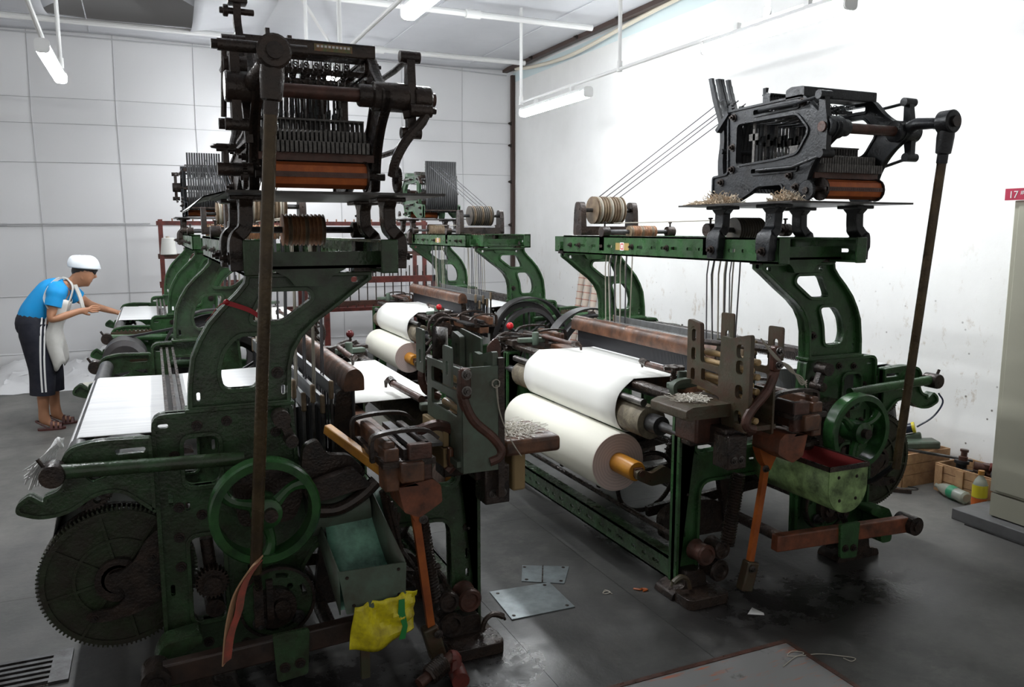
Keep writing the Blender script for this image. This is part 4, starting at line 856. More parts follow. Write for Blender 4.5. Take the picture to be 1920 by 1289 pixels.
    for k in range(26): q.cyl((0.335+k*0.0115, -0.319, 1.790), (0.335+k*0.0115, -0.316, 1.790), 0.0035, n=6)
    q.build('peg_row', 'rust', pb)
    q = MB(); q.cyl((0.30, -0.275, 1.790), (0.70, -0.275, 1.790), 0.012, n=10); q.cyl((0.322, -0.275, 1.790), (0.328, -0.275, 1.790), 0.048, n=16); q.cyl((0.634, -0.275, 1.790), (0.640, -0.275, 1.790), 0.048, n=16); q.build('barrel_shaft', 'iron', pb)
    # feelers, needles, combs
    q = MB(); q.bx(0.312, 0.668, -0.27, -0.18, 1.835, 1.858); q.build('feeler_rail', 'rust', t)
    for k in range(24):
        x = 0.325+k*0.0138; q = MB(); q.bx(x-0.0045, x+0.0045, -0.30, -0.18, 1.858, 1.892); q.bx(x-0.004, x+0.004, -0.26, -0.10, 1.895, 1.93); q.build('feeler', 'dusty', t)
    for zz, yy in ((1.945, -0.16), (2.185, 0.02)):
        q = MB(); q.bx(0.315, 0.665, yy-0.004, yy+0.05, zz+0.026, zz+0.032); q.bx(0.315, 0.665, yy-0.004, yy+0.05, zz-0.026, zz-0.020)
        for k in range(23): q.bx(0.318+k*0.0157-0.0016, 0.318+k*0.0157+0.0016, yy, yy+0.045, zz-0.02, zz+0.026)
        q.build('comb', 'dusty' if zz < 2 else im, t)
    for k in range(16):
        x = 0.335+k*0.021; dz = (0, 0.03, 0.01, 0.05)[k % 4]
        q = MB(); q.bx(x-0.003, x+0.003, 0.12, 0.135, 1.92, 2.10+dz); q.bx(x-0.003, x+0.003, 0.10, 0.16, 2.0+dz*0.5, 2.03+dz*0.5); q.build('hook_needle', 'slate' if k % 3 else 'dusty', t)
        q = MB(); q.tube([(x, -0.12, 2.10), (x, 0.02, 2.09+dz*0.3), (x, 0.2, 2.10)], 0.004, 5); q.build('draw_bar', im, t)
    for yy, zz in ((-0.06, 2.142), (0.03, 1.883)):
        q = MB(); q.bx(0.27, 0.71, yy-0.012, yy+0.012, zz-0.008, zz+0.008); q.build('knife', im, t)
    for k in range(9):
        x = 0.36+k*0.033; spring(t, 'return_spring', (x, -0.13, 2.155), (x, -0.02, 2.115), 0.008, 0.0022, 7, im)
    # jack levers
    for k in range(16):
        x = 0.330+k*0.0205; up_ = v['up'](k); dy = 0.095 if up_ > 0.04 else 0.0
        out = spline([(0.295, 1.80), (0.335, 1.86), (0.352, 1.95), (0.345, 2.04), (0.330+dy*0.3, 2.12), (0.318+dy, 2.20+up_*0.5), (0.325+dy*1.4, 2.27+up_)], 3)
        w = [0.03, 0.034, 0.038, 0.040, 0.040, 0.038, 0.036, 0.034, 0.033, 0.032, 0.032, 0.031, 0.03, 0.03, 0.03, 0.03, 0.028, 0.026, 0.024]
        L = [(p[0]+w[i], p[1]) for i, p in enumerate(out)]; Rr = []
        for i, p in enumerate(out):
            if p[1] > 2.14 and i < len(out)-1: Rr += [(p[0], p[1]), (p[0]+0.007, p[1]+0.010)]
            else: Rr.append(p)
        q = MB(); q.prism(L+list(reversed(Rr)), [], 'yz', x-0.0078, x+0.0078); q.build('jack_lever', v['jack'], t)
    q = MB(); q.cyl((0.29, 0.31, 1.99), (0.69, 0.31, 1.99), 0.012, n=10); q.bx(0.295, 0.685, 0.285, 0.295, 2.14, 2.17); q.build('jack_shaft', im, t)
    q = MB(); q.bar((0.69, 0.255, 2.16), (0.69, 0.335, 2.085), 0.02, 0.03, (1, 0, 0)); q.build('stop_arm', im, t)
    # crank arm and long connecting rod down to the loom
    if v.get('rod'):
        rx, ry, rz = v.get('rodtop', (0.325, -0.56, 2.09)); bx_, by_, bz_ = 0.235, -0.40, 0.58
        q = MB(); q.loft([((0.285, -0.36, 2.028), 0.032), ((0.30, -0.44, 2.05), 0.025), ((rx, ry+0.03, rz), 0.021)], 12); q.cyl((rx, ry+0.06, rz), (rx, ry-0.035, rz), 0.022, n=14); q.build('rocker_arm', im, t)
        d = (Vector((bx_, by_, bz_))-Vector((rx, ry, rz))); L = d.length; d.normalize(); top = Vector((rx, ry, rz)); h1 = top+d*0.13
        q = MB(); q.tube([tuple(h1), (bx_, by_, bz_)], 0.0185, 14); cr = q.build('connecting_rod', 'rodmetal', t)
        q = MB(); q.loft([((rx, ry-0.03, rz), 0.040), ((rx, ry-0.025, rz), 0.046), ((rx, ry+0.025, rz), 0.046), ((rx, ry+0.03, rz), 0.040)], 24); q.loft([(tuple(top), 0.030), (tuple(top+d*0.06), 0.033), (tuple(top+d*0.12), 0.029), (tuple(top+d*0.125), 0.021), (tuple(top+d*0.16), 0.021)], 16); q.build('rod_head', im, cr)
        q = MB(); q.cyl((rx, ry-0.042, rz), (rx, ry-0.028, rz), 0.022, n=20); q.build('pin', 'iron', cr)
        if v.get('tpin'):
            q = MB(); q.cyl((rx-0.14, ry, rz+0.01), (rx+0.09, ry, rz+0.01), 0.016, n=12); q.cyl((rx-0.155, ry, rz+0.01), (rx-0.13, ry, rz+0.01), 0.013, n=6); q.build('cross_pin', im, cr)
        q = MB(); q.tube([(bx_, by_, bz_+0.02), (0.25, -0.30, 0.50), (0.262, -0.18, 0.43)], 0.012, 8); q.build('rod_foot', im, cr)
    return t
M['rodmetal'] = mat('oily_brass_brown_rod', (0.105, 0.072, 0.034), 0.30, 0.4, (0.05, 0.034, 0.02), 10, 0.45, 0.2, 90)
M['jackblack'] = mat('matt_black_jack', (0.010, 0.010, 0.011), 0.55)
TA = (1, 0, 1, 2.85); TB = (-1, 3.18, 1, 2.83); TC = (1, 0, -1, 8.10); TD = (-1, 3.18, -1, 8.12)
LA = build_loom(TA, 'near left green loom with rear warp sheet towards the woman', dict(g='green', rail='green', tie='green', sley=0.700, near=True, ball='darkred', tan=True, sh3='ropewood', pick='darkwood', pedal='black', mag='green_grey', hz=-0.03))
LB = build_loom(TB, 'near right green loom with large cream cloth roll beside the white wall', dict(g='green_lit', rail='green_lit', tie='green', sley=0.720, near=True, ball='red', tan=True, sh3='disc_dark', pick='redwood', pedal='oldgreen', mag='oldgreen', yel=True))
LC = build_loom(TC, 'far left green loom where the woman works on the warp', dict(g='green_lit', rail='green_lit', tie='green', sley=0.74, near=False, ball='darkred', tan=True, sh3='ropewood', pick='redwood', pedal='black', mag='oldgreen'))
LD = build_loom(TD, 'far middle green loom in front of the brown corner post', dict(g='green_lit', rail='green_lit', tie='green', sley=0.76, near=False, ball='red', tan=False, sh3='disc_tan', pick='redwood', pedal='black', mag='oldgreen'))
build_dobby(TA, 'tall black oily dobby on the near left loom with long brown connecting rod', dict(plate='black', iron='black', jack='black', wing=True, sticker=True, tall=True, rod=True, tpin=True, up=lambda k: 0.12 if k == 6 else (0.10 if k == 10 else -0.03)))
build_dobby(TB, 'slate black dobby on the near right loom with lint on its tray', dict(plate='slate', iron='slate', jack='slate', rod=True, rodtop=(0.275, -0.56, 2.045), phase=0.1, up=lambda k: 0.085 if k in (10, 12, 13, 15) else (0.035 if k == 4 else -0.06)))
build_dobby(TC, 'black dobby with upright jack levers on the far left loom', dict(plate='slate', iron='black', jack='jackblack', up=lambda k: 0.06 if k > 13 else 0.03))
M['green_dob'] = mat('worn_green_dobby', (0.085, 0.19, 0.095), 0.45, 0, (0.03, 0.05, 0.03), 14, 0.42)
build_dobby(TD, 'green framed dobby with curved black jacks on the far middle loom', dict(plate='green_dob', iron='black', jack='jackblack', up=lambda k: 0.035))
# ------------------------------------------------------------ cloth rolls on the looms
m, nt, b, tc = nodes_mat('cloth_layers', 0.9)
wv = nt.nodes.new('ShaderNodeTexWave'); wv.wave_type = 'RINGS'; wv.rings_direction = 'Y'; wv.inputs['Scale'].default_value = 22; wv.inputs['Distortion'].default_value = 2.5; wv.inputs['Detail'].default_value = 2
nt.links.new(tc.outputs['Object'], wv.inputs['Vector']); nt.links.new(mixc(nt, wv.outputs['Fac'], (0.62, 0.50, 0.46), (0.52, 0.41, 0.38)), b.inputs['Base Color'])
M['layers'] = m
for tf, R, lab in ((TA, 0.125, 'cream cloth roll below the breast beam of the near left loom'), (TB, 0.146, 'thick cream cloth roll with amber core on the near right loom'),
                   (TC, 0.12, 'cream cloth roll below the breast beam of the far left loom'), (TD, 0.135, 'cream cloth roll with amber core on the far middle loom')):
    set_tf(tf); cx, cz = 1.175, 0.652-R
    t = thing('cloth_roll', lab, 'cloth roll', tfm((cx, 0.92, cz)), 'woven cloth rolls under the take-up rollers')
    b = MB(); b.loft([((cx, 0.395, cz), R-0.004), ((cx, 0.402, cz), R), ((cx, 1.438, cz), R), ((cx, 1.445, cz), R-0.004)], 48); b.build('winding', 'clothroll', t)
    for y, s in ((0.395, -1), (1.445, 1)):
        q = MB(); q.prism(circ(cx, cz, R-0.004, 40), [circ(cx, cz, 0.049, 24)], 'xz', y, y+s*0.003); q.build('roll_face', 'layers', t)
    q = MB(); q.loft([((cx, 0.225, cz), 0.044), ((cx, 0.232, cz), 0.048), ((cx, 1.60, cz), 0.048), ((cx, 1.607, cz), 0.044)], 28); co = q.build('core_tube', 'core', t)
    for y, s in ((0.225, -1), (1.607, 1)):
        q = MB(); q.cyl((cx, y, cz), (cx, y+s*0.045, cz), 0.016, n=12); q.bx(cx-0.02, cx+0.02, min(y, y+s*0.02), max(y, y+s*0.02), cz-0.02, cz+0.02); q.build('journal', 'rust', co)
# ------------------------------------------------------------ pirns lying in the magazines
def lathe_thing(name, label, cat, grp, rings, m, n=14):
    return tag(MB().loft(rings, n).build(name, m), label, cat, grp)
for tf, lab in ((TA, 'varnished wooden pirn in the magazine of the near left loom'), (TB, 'varnished wooden pirn in the magazine of the near right loom')):
    set_tf(tf)
    for i in range(9):
        z = 0.855+i*0.030; xx = 1.045-0.040+(0.016 if i % 2 else -0.016); at(tfm((xx, -0.2, z)))
        lathe_thing('weft_pirn', lab, 'pirn', 'pirns in '+('left' if tf is TA else 'right')+' magazine', [((xx, -0.355, z), 0.009), ((xx, -0.35, z), 0.014), ((xx, -0.30, z), 0.0135), ((xx, -0.12, z), 0.011), ((xx, -0.05, z), 0.016), ((xx, -0.02, z), 0.016)], 'pirn')
# ------------------------------------------------------------ fittings that differ between the two near looms
def sub(root): 
    global ROOT
    ROOT = root.location.copy()
set_tf(TA); sub(LA)
q = MB(); q.bx(1.115, 1.340, -0.30, -0.03, 0.812, 0.872); sh = q.build('weft_shelf', 'wood', LA, bevel=0.014)
q = MB(); q.bx(1.17, 1.225, -0.24, -0.08, 0.66, 0.812); q.build('shelf_bracket', 'cardboard', sh, bevel=0.01)
q = MB(); q.bx(0.895, 0.917, -0.26, -0.02, 0.865, 0.935); pbx = q.build('pirn_box', 'cardboard', LA, bevel=0.004); q = MB(); q.bx(0.895, 0.917, -0.26, -0.02, 0.79, 0.86); q.build('lower_board', 'cardboard', pbx, bevel=0.004)
q = MB(); q.bx(0.923, 1.052, -0.383, -0.376, 0.80, 1.165); q.build('side_sheet', 'green_grey', LA); q = MB(); q.bx(1.052, 1.075, -0.385, -0.36, 0.70, 1.19); q.build('post', 'iron', LA)
q = MB(); q.bx(0.902, 0.920, -0.30, -0.27, 0.80, 0.87); q.build('peg_block', 'wood', LA, bevel=0.006)
q = MB(); q.prism(rp([(-0.20, 1.04), (0.0, 1.04), (0.02, 1.25, 0.02), (-0.20, 1.235, 0.01)], 0.006), [slot(-0.10, 1.14, 0.03, 0.06)], 'yz', 1.062, 1.070); q.build('guide_plate', 'green_grey', LA)
q = MB(); q.grid(lambda u, w: (0.93+0.10*u+0.02*math.sin(PI*u), -0.05+0.12*u, 1.02+0.25*w-0.03*u*w), 6, 4); q.build('curved_guard', 'iron', LA, solid=0.005)
q = MB(); q.prism(rp([(1.125, 1.19), (1.165, 1.23, 0.03), (1.185, 1.17, 0.03), (1.14, 1.06, 0.02), (1.125, 1.06)], 0.01), [], 'xz', -0.11, -0.10); q.build('horn_plate', 'rust', LA)
q = MB(); q.cyl((0.785, -0.335, 0.835), (0.785, -0.335, 0.875), 0.024, n=18); q.build('teal_bush', 'tealpirn', LA)
q = MB(); q.bar((0.545, 0.02, 0.905), (0.70, -0.29, 0.79), 0.030, 0.036); ya = q.build('ochre_strap', 'ochre', LA, bevel=0.004)
q = MB(); q.bar((0.695, -0.275, 0.795), (0.71, -0.305, 0.782), 0.042, 0.046); q.build('strap_end', 'ochre', ya, bevel=0.004); bolts(ya, [(0.70, -0.29, 0.815)], 'z', 0.010, 0.018)
# weft chute with front panel
q = MB(); q.prism(rp([(0.497, 0.510), (0.520, 0.358), (0.722, 0.372), (0.728, 0.505)], 0.004), [], 'xz', -0.345, -0.340); ch = q.build('waste_chute', 'green_grey', LA)
q = MB(); q.grid(lambda u, w: (0.50+0.215*u, -0.338+0.26*w, 0.375+0.22*w*w+0.10*w), 4, 8); q.build('chute_floor', 'teal', ch, solid=0.003)
for x0, x1 in ((0.500, 0.480), (0.724, 0.655)):
    q = MB(); q.add([(x0, -0.342, 0.36), (x0, -0.342, 0.51), (x1, -0.08, 0.74 if x0 > 0.6 else 0.62), (x1, -0.08, 0.54)], [(0, 1, 2, 3)]); q.build('chute_side', 'green_grey', ch, solid=0.004)
bolts(ch, [(0.525, -0.345, 0.485), (0.70, -0.345, 0.485), (0.545, -0.345, 0.385), (0.70, -0.345, 0.395)], 'y', 0.004, 0.004, 'black', 'rivet')
q = MB(); q.cyl((0.45, -0.06, 0.625), (0.66, -0.06, 0.645), 0.085, n=28); q.build('brake_drum', 'green_grey', LA)
q = MB(); q.bx(0.575, 0.605, -0.30, -0.28, 0.09, 0.25); q.build('stay', 'oldgreen', LA)
q = MB(); q.cyl((0.76, -0.36, 0.06), (0.90, -0.30, 0.10), 0.020, n=12); wd = q.build('worm_shaft', 'rust', LA); spring(wd, 'worm_thread', (0.80, -0.345, 0.072), (0.87, -0.312, 0.09), 0.030, 0.007, 9, 'iron')
q = MB(); q.tube(spline([(0.895, -0.30, 0.10), (0.915, -0.30, 0.09), (0.91, -0.31, 0.05), (0.925, -0.32, 0.03)], 4), 0.024, 10); q.cyl((0.915, -0.36, 0.032), (0.925, -0.28, 0.036), 0.032, n=18); q.build('worm_bracket', 'redpaint', wd)
for k in range(5):
    q = MB(); q.tube(spline([(0.70+0.02*k, -0.15+0.02*k, 0.70-0.03*k), (0.75+0.02*math.sin(k), -0.12, 0.50-0.02*k), (0.80+0.03*math.cos(k*1.7), -0.10, 0.36), (0.86+0.02*k, -0.06, 0.22+0.03*k)], 5), 0.012, 6); q.build('linkage', 'black', LA)
q = MB(); q.cyl((1.125, -0.05, 0.585), (1.20, -0.05, 0.585), 0.020, n=14); q.build('peg', 'black', LA)
set_tf(TB); sub(LB)
q = MB(); q.prism(rp([(1.275, 0.865), (1.275, 0.905), (1.24, 0.918), (0.985, 0.918), (0.975, 0.865)], 0.008), [], 'xz', -0.27, -0.02); sh = q.build('weft_shelf', 'oldgreen', LB, bevel=0.008)
q = MB(); q.bx(1.04, 1.17, -0.20, -0.05, 0.74, 0.865); q.build('shelf_bracket', 'rust', sh, bevel=0.01)
q = MB(); q.loft([((1.06, 0.12, 0.93), 0.010), ((1.06, 0.12, 1.0), 0.012)], 10); kn = q.build('star_knob', 'black', LB)
q = MB(); q.prism([(1.06+(0.045+0.007*math.cos(6*a))*math.cos(a), 0.12+(0.045+0.007*math.cos(6*a))*math.sin(a)) for a in [2*PI*i/48 for i in range(48)]], [circ(1.06+0.024*math.cos(a), 0.12+0.024*math.sin(a), 0.011, 10) for a in (0.3, 2.4, 4.5)], 'xy', 0.998, 1.014); q.build('knob_rim', 'black', kn)
spring(kn, 'knob_spring', (1.06, 0.12, 0.90), (1.06, 0.12, 0.985), 0.014, 0.003, 8, 'black')
q = MB(); q.ribbon(spline([(1.11, 0.02, 0.81), (1.125, 0.02, 0.90), (1.135, 0.02, 0.945), (1.10, 0.02, 0.965), (1.02, 0.02, 0.965)], 4), 0.035, 0.018, (0, 1, 0)); q.build('temple_frame', 'green_grey', LB)
# U-shaped trough
U = [(0.488, 0.655), (0.488, 0.56)]+[(0.595-0.107*math.cos(a), 0.56-0.107*math.sin(a)) for a in [PI*i/14 for i in range(1, 14)]]+[(0.702, 0.56), (0.702, 0.655)]
q = MB(); q.prism(U, [], 'xz', -0.472, -0.466); tr = q.build('pirn_trough', 'green_pale', LB)
vs = [(x, y, z) for y in (-0.466, -0.02) for x, z in U]; n = len(U)
q = MB(); q.add(vs, [(i, i+1, n+i+1, n+i) for i in range(n-1)]); q.build('trough_body', 'green_pale', tr, solid=0.003)
Ui = [(0.595+(x-0.595)*0.965, 0.655+(z-0.655)*0.965) for x, z in U]
q = MB(); q.add([(x, y, z) for y in (-0.465, -0.02) for x, z in Ui], [(i, i+1, n+i+1, n+i) for i in range(n-1)]); q.build('trough_lining', 'redlining', tr)
q = MB(); q.bx(0.484, 0.490, -0.476, -0.02, 0.640, 0.660); q.bx(0.700, 0.706, -0.476, -0.02, 0.640, 0.660); q.bx(0.484, 0.706, -0.477, -0.471, 0.640, 0.660); q.build('trough_rim', 'iron', tr)
bolts(tr, [(0.55, -0.472, 0.605), (0.65, -0.472, 0.61), (0.64, -0.472, 0.51), (0.55, -0.472, 0.51)], 'y', 0.005, 0.004, 'iron', 'rivet')
# ------------------------------------------------------------ loose things on the looms
def tuft(name, label, c, s, m, n=220, h=0.5):
    set_tf((1, 0, 1, 0)); at(c); b = MB(); rr = random.Random(hash(label) % 1000 if False else len(label)*7+n)
    for i in range(n):
        a = rr.uniform(0, 2*PI); r = math.sqrt(rr.random()); x, y = c[0]+r*s[0]*math.cos(a), c[1]+r*s[1]*math.sin(a); z = c[2]+s[2]*(1-r*r)*rr.random()
        pts = [(x, y, z)]
        d = rr.uniform(0, 2*PI); L = 0.5*min(s[0], s[1])*rr.uniform(0.6, 1.5)
        for k in range(4):
            d += rr.uniform(-0.9, 0.9); x += math.cos(d)*L/3; y += math.sin(d)*L/3; z = max(c[2]+0.001, z+rr.uniform(-0.35, 0.3)*s[2]); pts.append((x, y, z))
        b.tube(pts, 0.0017 if h < 1 else 0.002, 3)
    o = tag(b.build(name, m), label, 'lint'); o['kind'] = 'stuff'; return o
set_tf(TA); c = tfm((1.20, -0.16, 0.874)); tuft('cotton_lint', 'pale cotton lint and threads piled on the brown weft shelf', c, (0.09, 0.10, 0.022), 'lint', 260)
set_tf(TB); c = tfm((1.16, -0.14, 0.92)); tuft('cotton_lint', 'small heap of cotton lint on the green weft shelf', c, (0.06, 0.06, 0.022), 'lint', 160)
for lx, ly, s, lab in ((0.80, 0.16, (0.055, 0.10, 0.045), 'brown and white lint at the far corner of the right dobby tray'), (0.79, 0.30, (0.05, 0.09, 0.015), 'flat lint at the very tip of the right dobby tray'), (0.76, -0.22, (0.05, 0.075, 0.040), 'brown lint beside the ratchet disc on the right dobby tray')):
    set_tf(TB); c = tfm((lx, ly, 1.738)); tuft('brown_lint', lab, c, s, 'lintbrown', 320, 2)
set_tf(TD); c = tfm((0.75, -0.1, 1.738)); tuft('cotton_lint', 'white lint on the tray of the green dobby', c, (0.06, 0.12, 0.03), 'white', 160, 2)
# red ribbon tied round the arch
set_tf(TA); at(tfm((0.22, -0.04, 1.38)))
b = MB(); b.ribbon(spline([(0.215, -0.040, 1.382), (0.25, -0.040, 1.370), (0.295, -0.038, 1.350), (0.325, -0.030, 1.325)], 4), 0.016, 0.003, (0.3, 0, 1)); b.ribbon(spline([(0.215, -0.040, 1.384), (0.19, -0.04, 1.372), (0.170, -0.04, 1.345), (0.150, -0.04, 1.325)], 4), 0.012, 0.003, (0.7, 0, 0.7)); b.ball((0.216, -0.042, 1.384), 0.010, 8, 6)
tag(b.build('tied_ribbon', 'ribbon'), 'red ribbon tied round the arch of the near left loom', 'ribbon')
# leather strap on the foot of the connecting rod
t = thing('leather_strap', 'folded red and tan strap hanging from the foot of the connecting rod', 'strap', tfm((0.235, -0.43, 0.62)))
for k, pts in enumerate(([(0.246, -0.43, 0.632), (0.215, -0.43, 0.605), (0.175, -0.43, 0.545), (0.152, -0.43, 0.47), (0.140, -0.43, 0.40), (0.132, -0.43, 0.325)], [(0.240, -0.437, 0.625), (0.205, -0.437, 0.58), (0.186, -0.437, 0.53), (0.176, -0.437, 0.48), (0.150, -0.437, 0.41), (0.136, -0.437, 0.33)])):
    q = MB(); q.ribbon(spline(pts, 4), 0.030, 0.005, (0.85, 0, 0.5) if k else (0.6, 0.5, 0.5)); q.build('strap_layer', 'belt' if k else 'beltedge', t)
# yellow bag tucked under the chute
t = thing('plastic_bag', 'crumpled yellow plastic bag with a green stripe under the chute', 'bag', tfm((0.64, -0.36, 0.30)))
def bag(u, w):
    x = 0.525+0.215*u+0.02*w; z = 0.385-0.13*(1-w)+0.02*u-0.03*math.sin(3.5*u)*(1-w)-0.02*(1-w)
    return (x, -0.357+0.010*math.sin(11*u+5*w)+0.008*math.sin(23*u*w+2), z)
q = MB(); q.grid(bag, 16, 10); q.build('bag_sheet', 'yellowbag', t, solid=0.002)
q = MB(); q.ribbon([(0.703, -0.366, 0.385), (0.70, -0.37, 0.34), (0.712, -0.37, 0.29), (0.70, -0.37, 0.245)], [0.020, 0.024, 0.018, 0.022], 0.003, (1, 0, 0)); q.build('bag_stripe', 'greenbag', t)
# thread wound on the magazine
at(tfm((1.0, -0.38, 1.1)))
b = MB()
for k in range(5): b.tube([(1.04+0.014*math.cos(a+k), -0.392+0.004*math.sin(3*a), 1.105+0.014*math.sin(a+k)) for a in [2*PI*i/12 for i in range(13)]], 0.0018, 4)
b.tube(spline([(1.04, -0.39, 1.10), (1.055, -0.39, 1.0), (1.10, -0.38, 0.90), (1.15, -0.36, 0.83)], 5), 0.0018, 4); b.tube(spline([(1.045, -0.39, 1.10), (1.05, -0.395, 1.02), (1.085, -0.38, 0.93), (1.13, -0.36, 0.86)], 5), 0.0018, 4)
tag(b.build('loose_thread', 'cord'), 'white thread knotted round a stud of the near left magazine', 'thread')
set_tf(TB); at(tfm((0.9, -0.38, 1.15))); b = MB()
for k in range(4): b.tube(spline([(1.02, -0.39, 1.20), (0.95, -0.40, 1.13-0.004*k), (0.87, -0.40, 1.06+0.006*k), (0.82, -0.41, 1.035-0.010*k), (0.79, -0.41, 0.99+0.01*k)], 5), 0.003, 4)
tag(b.build('loose_thread', 'cord'), 'bundle of white threads hanging from the near right magazine', 'thread')

# ------------------------------------------------------------ things on the floor
set_tf((1, 0, 1, 0))
M['redlining'] = M.get('redlining') or mat('red_lining', (0.26, 0.035, 0.035), 0.5)
M['zinc'] = mat('galvanised_sheet', (0.30, 0.345, 0.36), 0.38, 0.55, (0.17, 0.19, 0.195), 10, 0.42, 0.15, 30)
def plate(label, c4, z, dots):
    at((c4[0][0], c4[0][1], 0)); b = MB(); b.prism([tuple(p) for p in c4], [], 'xy', 0.001, z); o = tag(b.build('metal_plate', 'zinc'), label, 'plate', 'galvanised plates on the floor')
    bolts(o, [(x, y, z) for x, y in dots], 'z', 0.006, 0.002, 'iron', 'rivet'); return o
p = plate('larger galvanised plate lying in the aisle', [(1.303, 3.161), (1.594, 3.14), (1.586, 2.877), (1.29, 2.883)], 0.005, [(1.33, 3.13), (1.56, 3.12), (1.56, 2.90), (1.31, 2.91)])
p = plate('smaller folded galvanised plate lying in the aisle', [(1.560, 3.365), (1.762, 3.26), (1.652, 3.101), (1.482, 3.205)], 0.004, [(1.56, 3.34), (1.73, 3.26), (1.65, 3.13), (1.51, 3.21)])
MB().bar((1.652, 3.325, 0.0045), (1.565, 3.155, 0.0045), 0.006, 0.003).build('crease', 'iron', p)
t = thing('floor_hatch', 'grey steel hatch plate with orange streaks in the foreground floor', 'hatch', (1.7, 1.8, 0))
m, nt, b_, tc = nodes_mat('streaked_grey_steel', 0.42); mp = nt.nodes.new('ShaderNodeMapping'); mp.inputs['Scale'].default_value = (2.0, 14, 1); nt.links.new(tc.outputs['Object'], mp.inputs['Vector'])
c = mixc(nt, ramp(nt, noise(nt, mp.outputs['Vector'], 2.5, 6, 0.7), 0.56, 0.66), (0.19, 0.187, 0.185), (0.36, 0.11, 0.05)); c = mixc(nt, ramp(nt, noise(nt, tc.outputs['Object'], 9, 6, 0.7), 0.60, 0.68), c, (0.07, 0.065, 0.06)); nt.links.new(c, b_.inputs['Base Color']); M['hatch'] = m
MB().bx(0.9, 2.20, 1.1, 2.265, 0.0, 0.006).build('hatch_plate', 'hatch', t)
MB().bx(0.885, 0.905, 1.1, 2.285, 0.0, 0.009).build('hatch_edge', 'rust', t); MB().bx(2.198, 2.218, 1.1, 2.285, 0.0, 0.009).build('hatch_edge', 'rust', t); MB().bx(0.905, 2.198, 2.263, 2.283, 0.0, 0.009).build('hatch_edge', 'rust', t)
t = thing('drain_grate', 'metal floor grating at the lower left corner', 'grate', (-0.7, 3.2, 0))
MB().bx(-0.43, -0.365, 3.12, 3.36, 0.0, 0.012).build('grate_end', 'greysteel', t)
MB().bx(-1.25, -0.43, 3.12, 3.36, 0.0, 0.003).build('grate_pit_shade', 'black', t)  # flat black sheet on the floor stands for the shade between the slats
for i in range(6):
    y = 3.135+i*0.038; MB().bx(-1.25, -0.43, y, y+0.018, 0.003, 0.012).build('grate_slat', 'greysteel', t)
def thread_on_floor(label, pts, m='cord', r=0.0018):
    at(pts[0]); b = MB(); b.tube(spline(pts, 8), r, 4); return tag(b.build('thread_scrap', m), label, 'thread')
thread_on_floor('long curled white thread across the corner of the hatch', [(2.06, 2.13, 0.008), (2.14, 2.16, 0.009), (2.20, 2.17, 0.010), (2.17, 2.20, 0.009), (2.13, 2.18, 0.009), (2.18, 2.16, 0.009), (2.26, 2.15, 0.003), (2.33, 2.10, 0.003), (2.36, 2.07, 0.003), (2.33, 2.06, 0.003), (2.32, 2.09, 0.003)])
thread_on_floor('small knotted thread on the aisle floor', [(1.77, 2.95, 0.003), (1.79, 2.965, 0.004), (1.80, 2.94, 0.004), (1.775, 2.93, 0.004), (1.765, 2.945, 0.003), (1.79, 2.95, 0.006), (1.80, 2.92, 0.003)])
thread_on_floor('orange scrap of yarn beside the near right loom foot', [(1.915, 2.925, 0.003), (1.935, 2.90, 0.006), (1.95, 2.91, 0.003), (1.965, 2.89, 0.005), (1.94, 2.885, 0.004)], 'orange', 0.005)
at((2.26, 2.51, 0)); b = MB(); b.add([(2.225, 2.52, 0.002), (2.27, 2.545, 0.012), (2.295, 2.50, 0.003), (2.285, 2.485, 0.002)], [(0, 1, 2, 3)]); tag(b.build('paper_scrap', 'white', solid=0.001), 'white scrap of paper on the oily floor', 'paper')
# ------------------------------------------------------------ cabinet, sign, crates by the right wall
t = thing('steel_cabinet', 'tall beige steel cabinet at the right edge', 'cabinet', (4.40, 2.3, 0))
MB().bx(4.13, 4.70, 1.75, 2.80, 0.20, 1.775).build('body', 'beige', t, bevel=0.006)
MB().bx(4.128, 4.70, 1.76, 2.79, 0.07, 0.195).build('kick_panel', 'beige', t)
MB().bx(4.122, 4.132, 1.78, 2.77, 0.215, 1.755).build('door', 'beige', t, bevel=0.003)
t = thing('cabinet_plinth', 'low grey plinth under the beige cabinet', 'plinth', (4.4, 2.3, 0))
MB().bx(4.055, 4.72, 1.6, 2.96, 0.0, 0.062).build('slab', 'plinth', t, bevel=0.004)
MB().bx(4.03, 4.04, 1.6, 2.86, 0.0, 0.008).build('edge_strip', 'greysteel', t)
t = thing('number_sign', 'red sign with the white number 17 on top of the cabinet', 'sign', (4.11, 2.75, 1.776))
M['signred'] = mat('sign_red', (0.42, 0.008, 0.05), 0.4)
MB().bx(4.10, 4.112, 2.56, 2.835, 1.776, 1.836).build('board', 'signred', t)
def text(parent, body, size, loc, rot, m, name):
    cu = bpy.data.curves.new(name, 'FONT'); cu.body = body; cu.size = size; cu.extrude = 0.0008; cu.align_x = 'LEFT'
    o = bpy.data.objects.new(name, cu); COL.objects.link(o); dg = bpy.context.evaluated_depsgraph_get()
    me = bpy.data.meshes.new_from_object(o.evaluated_get(dg)); bpy.data.objects.remove(o)
    me.materials.append(M[m]); o = bpy.data.objects.new(name, me); COL.objects.link(o); o.parent = parent
    o.location = Vector(loc)-(parent.location if parent.parent is None else Vector((0, 0, 0))); o.rotation_euler = rot; return o
text(t, '17', 0.052, (4.099, 2.815, 1.787), (PI/2, 0, -PI/2), 'white', 'lettering'); text(t, '#', 0.030, (4.099, 2.752, 1.805), (PI/2, 0, -PI/2), 'white', 'lettering')
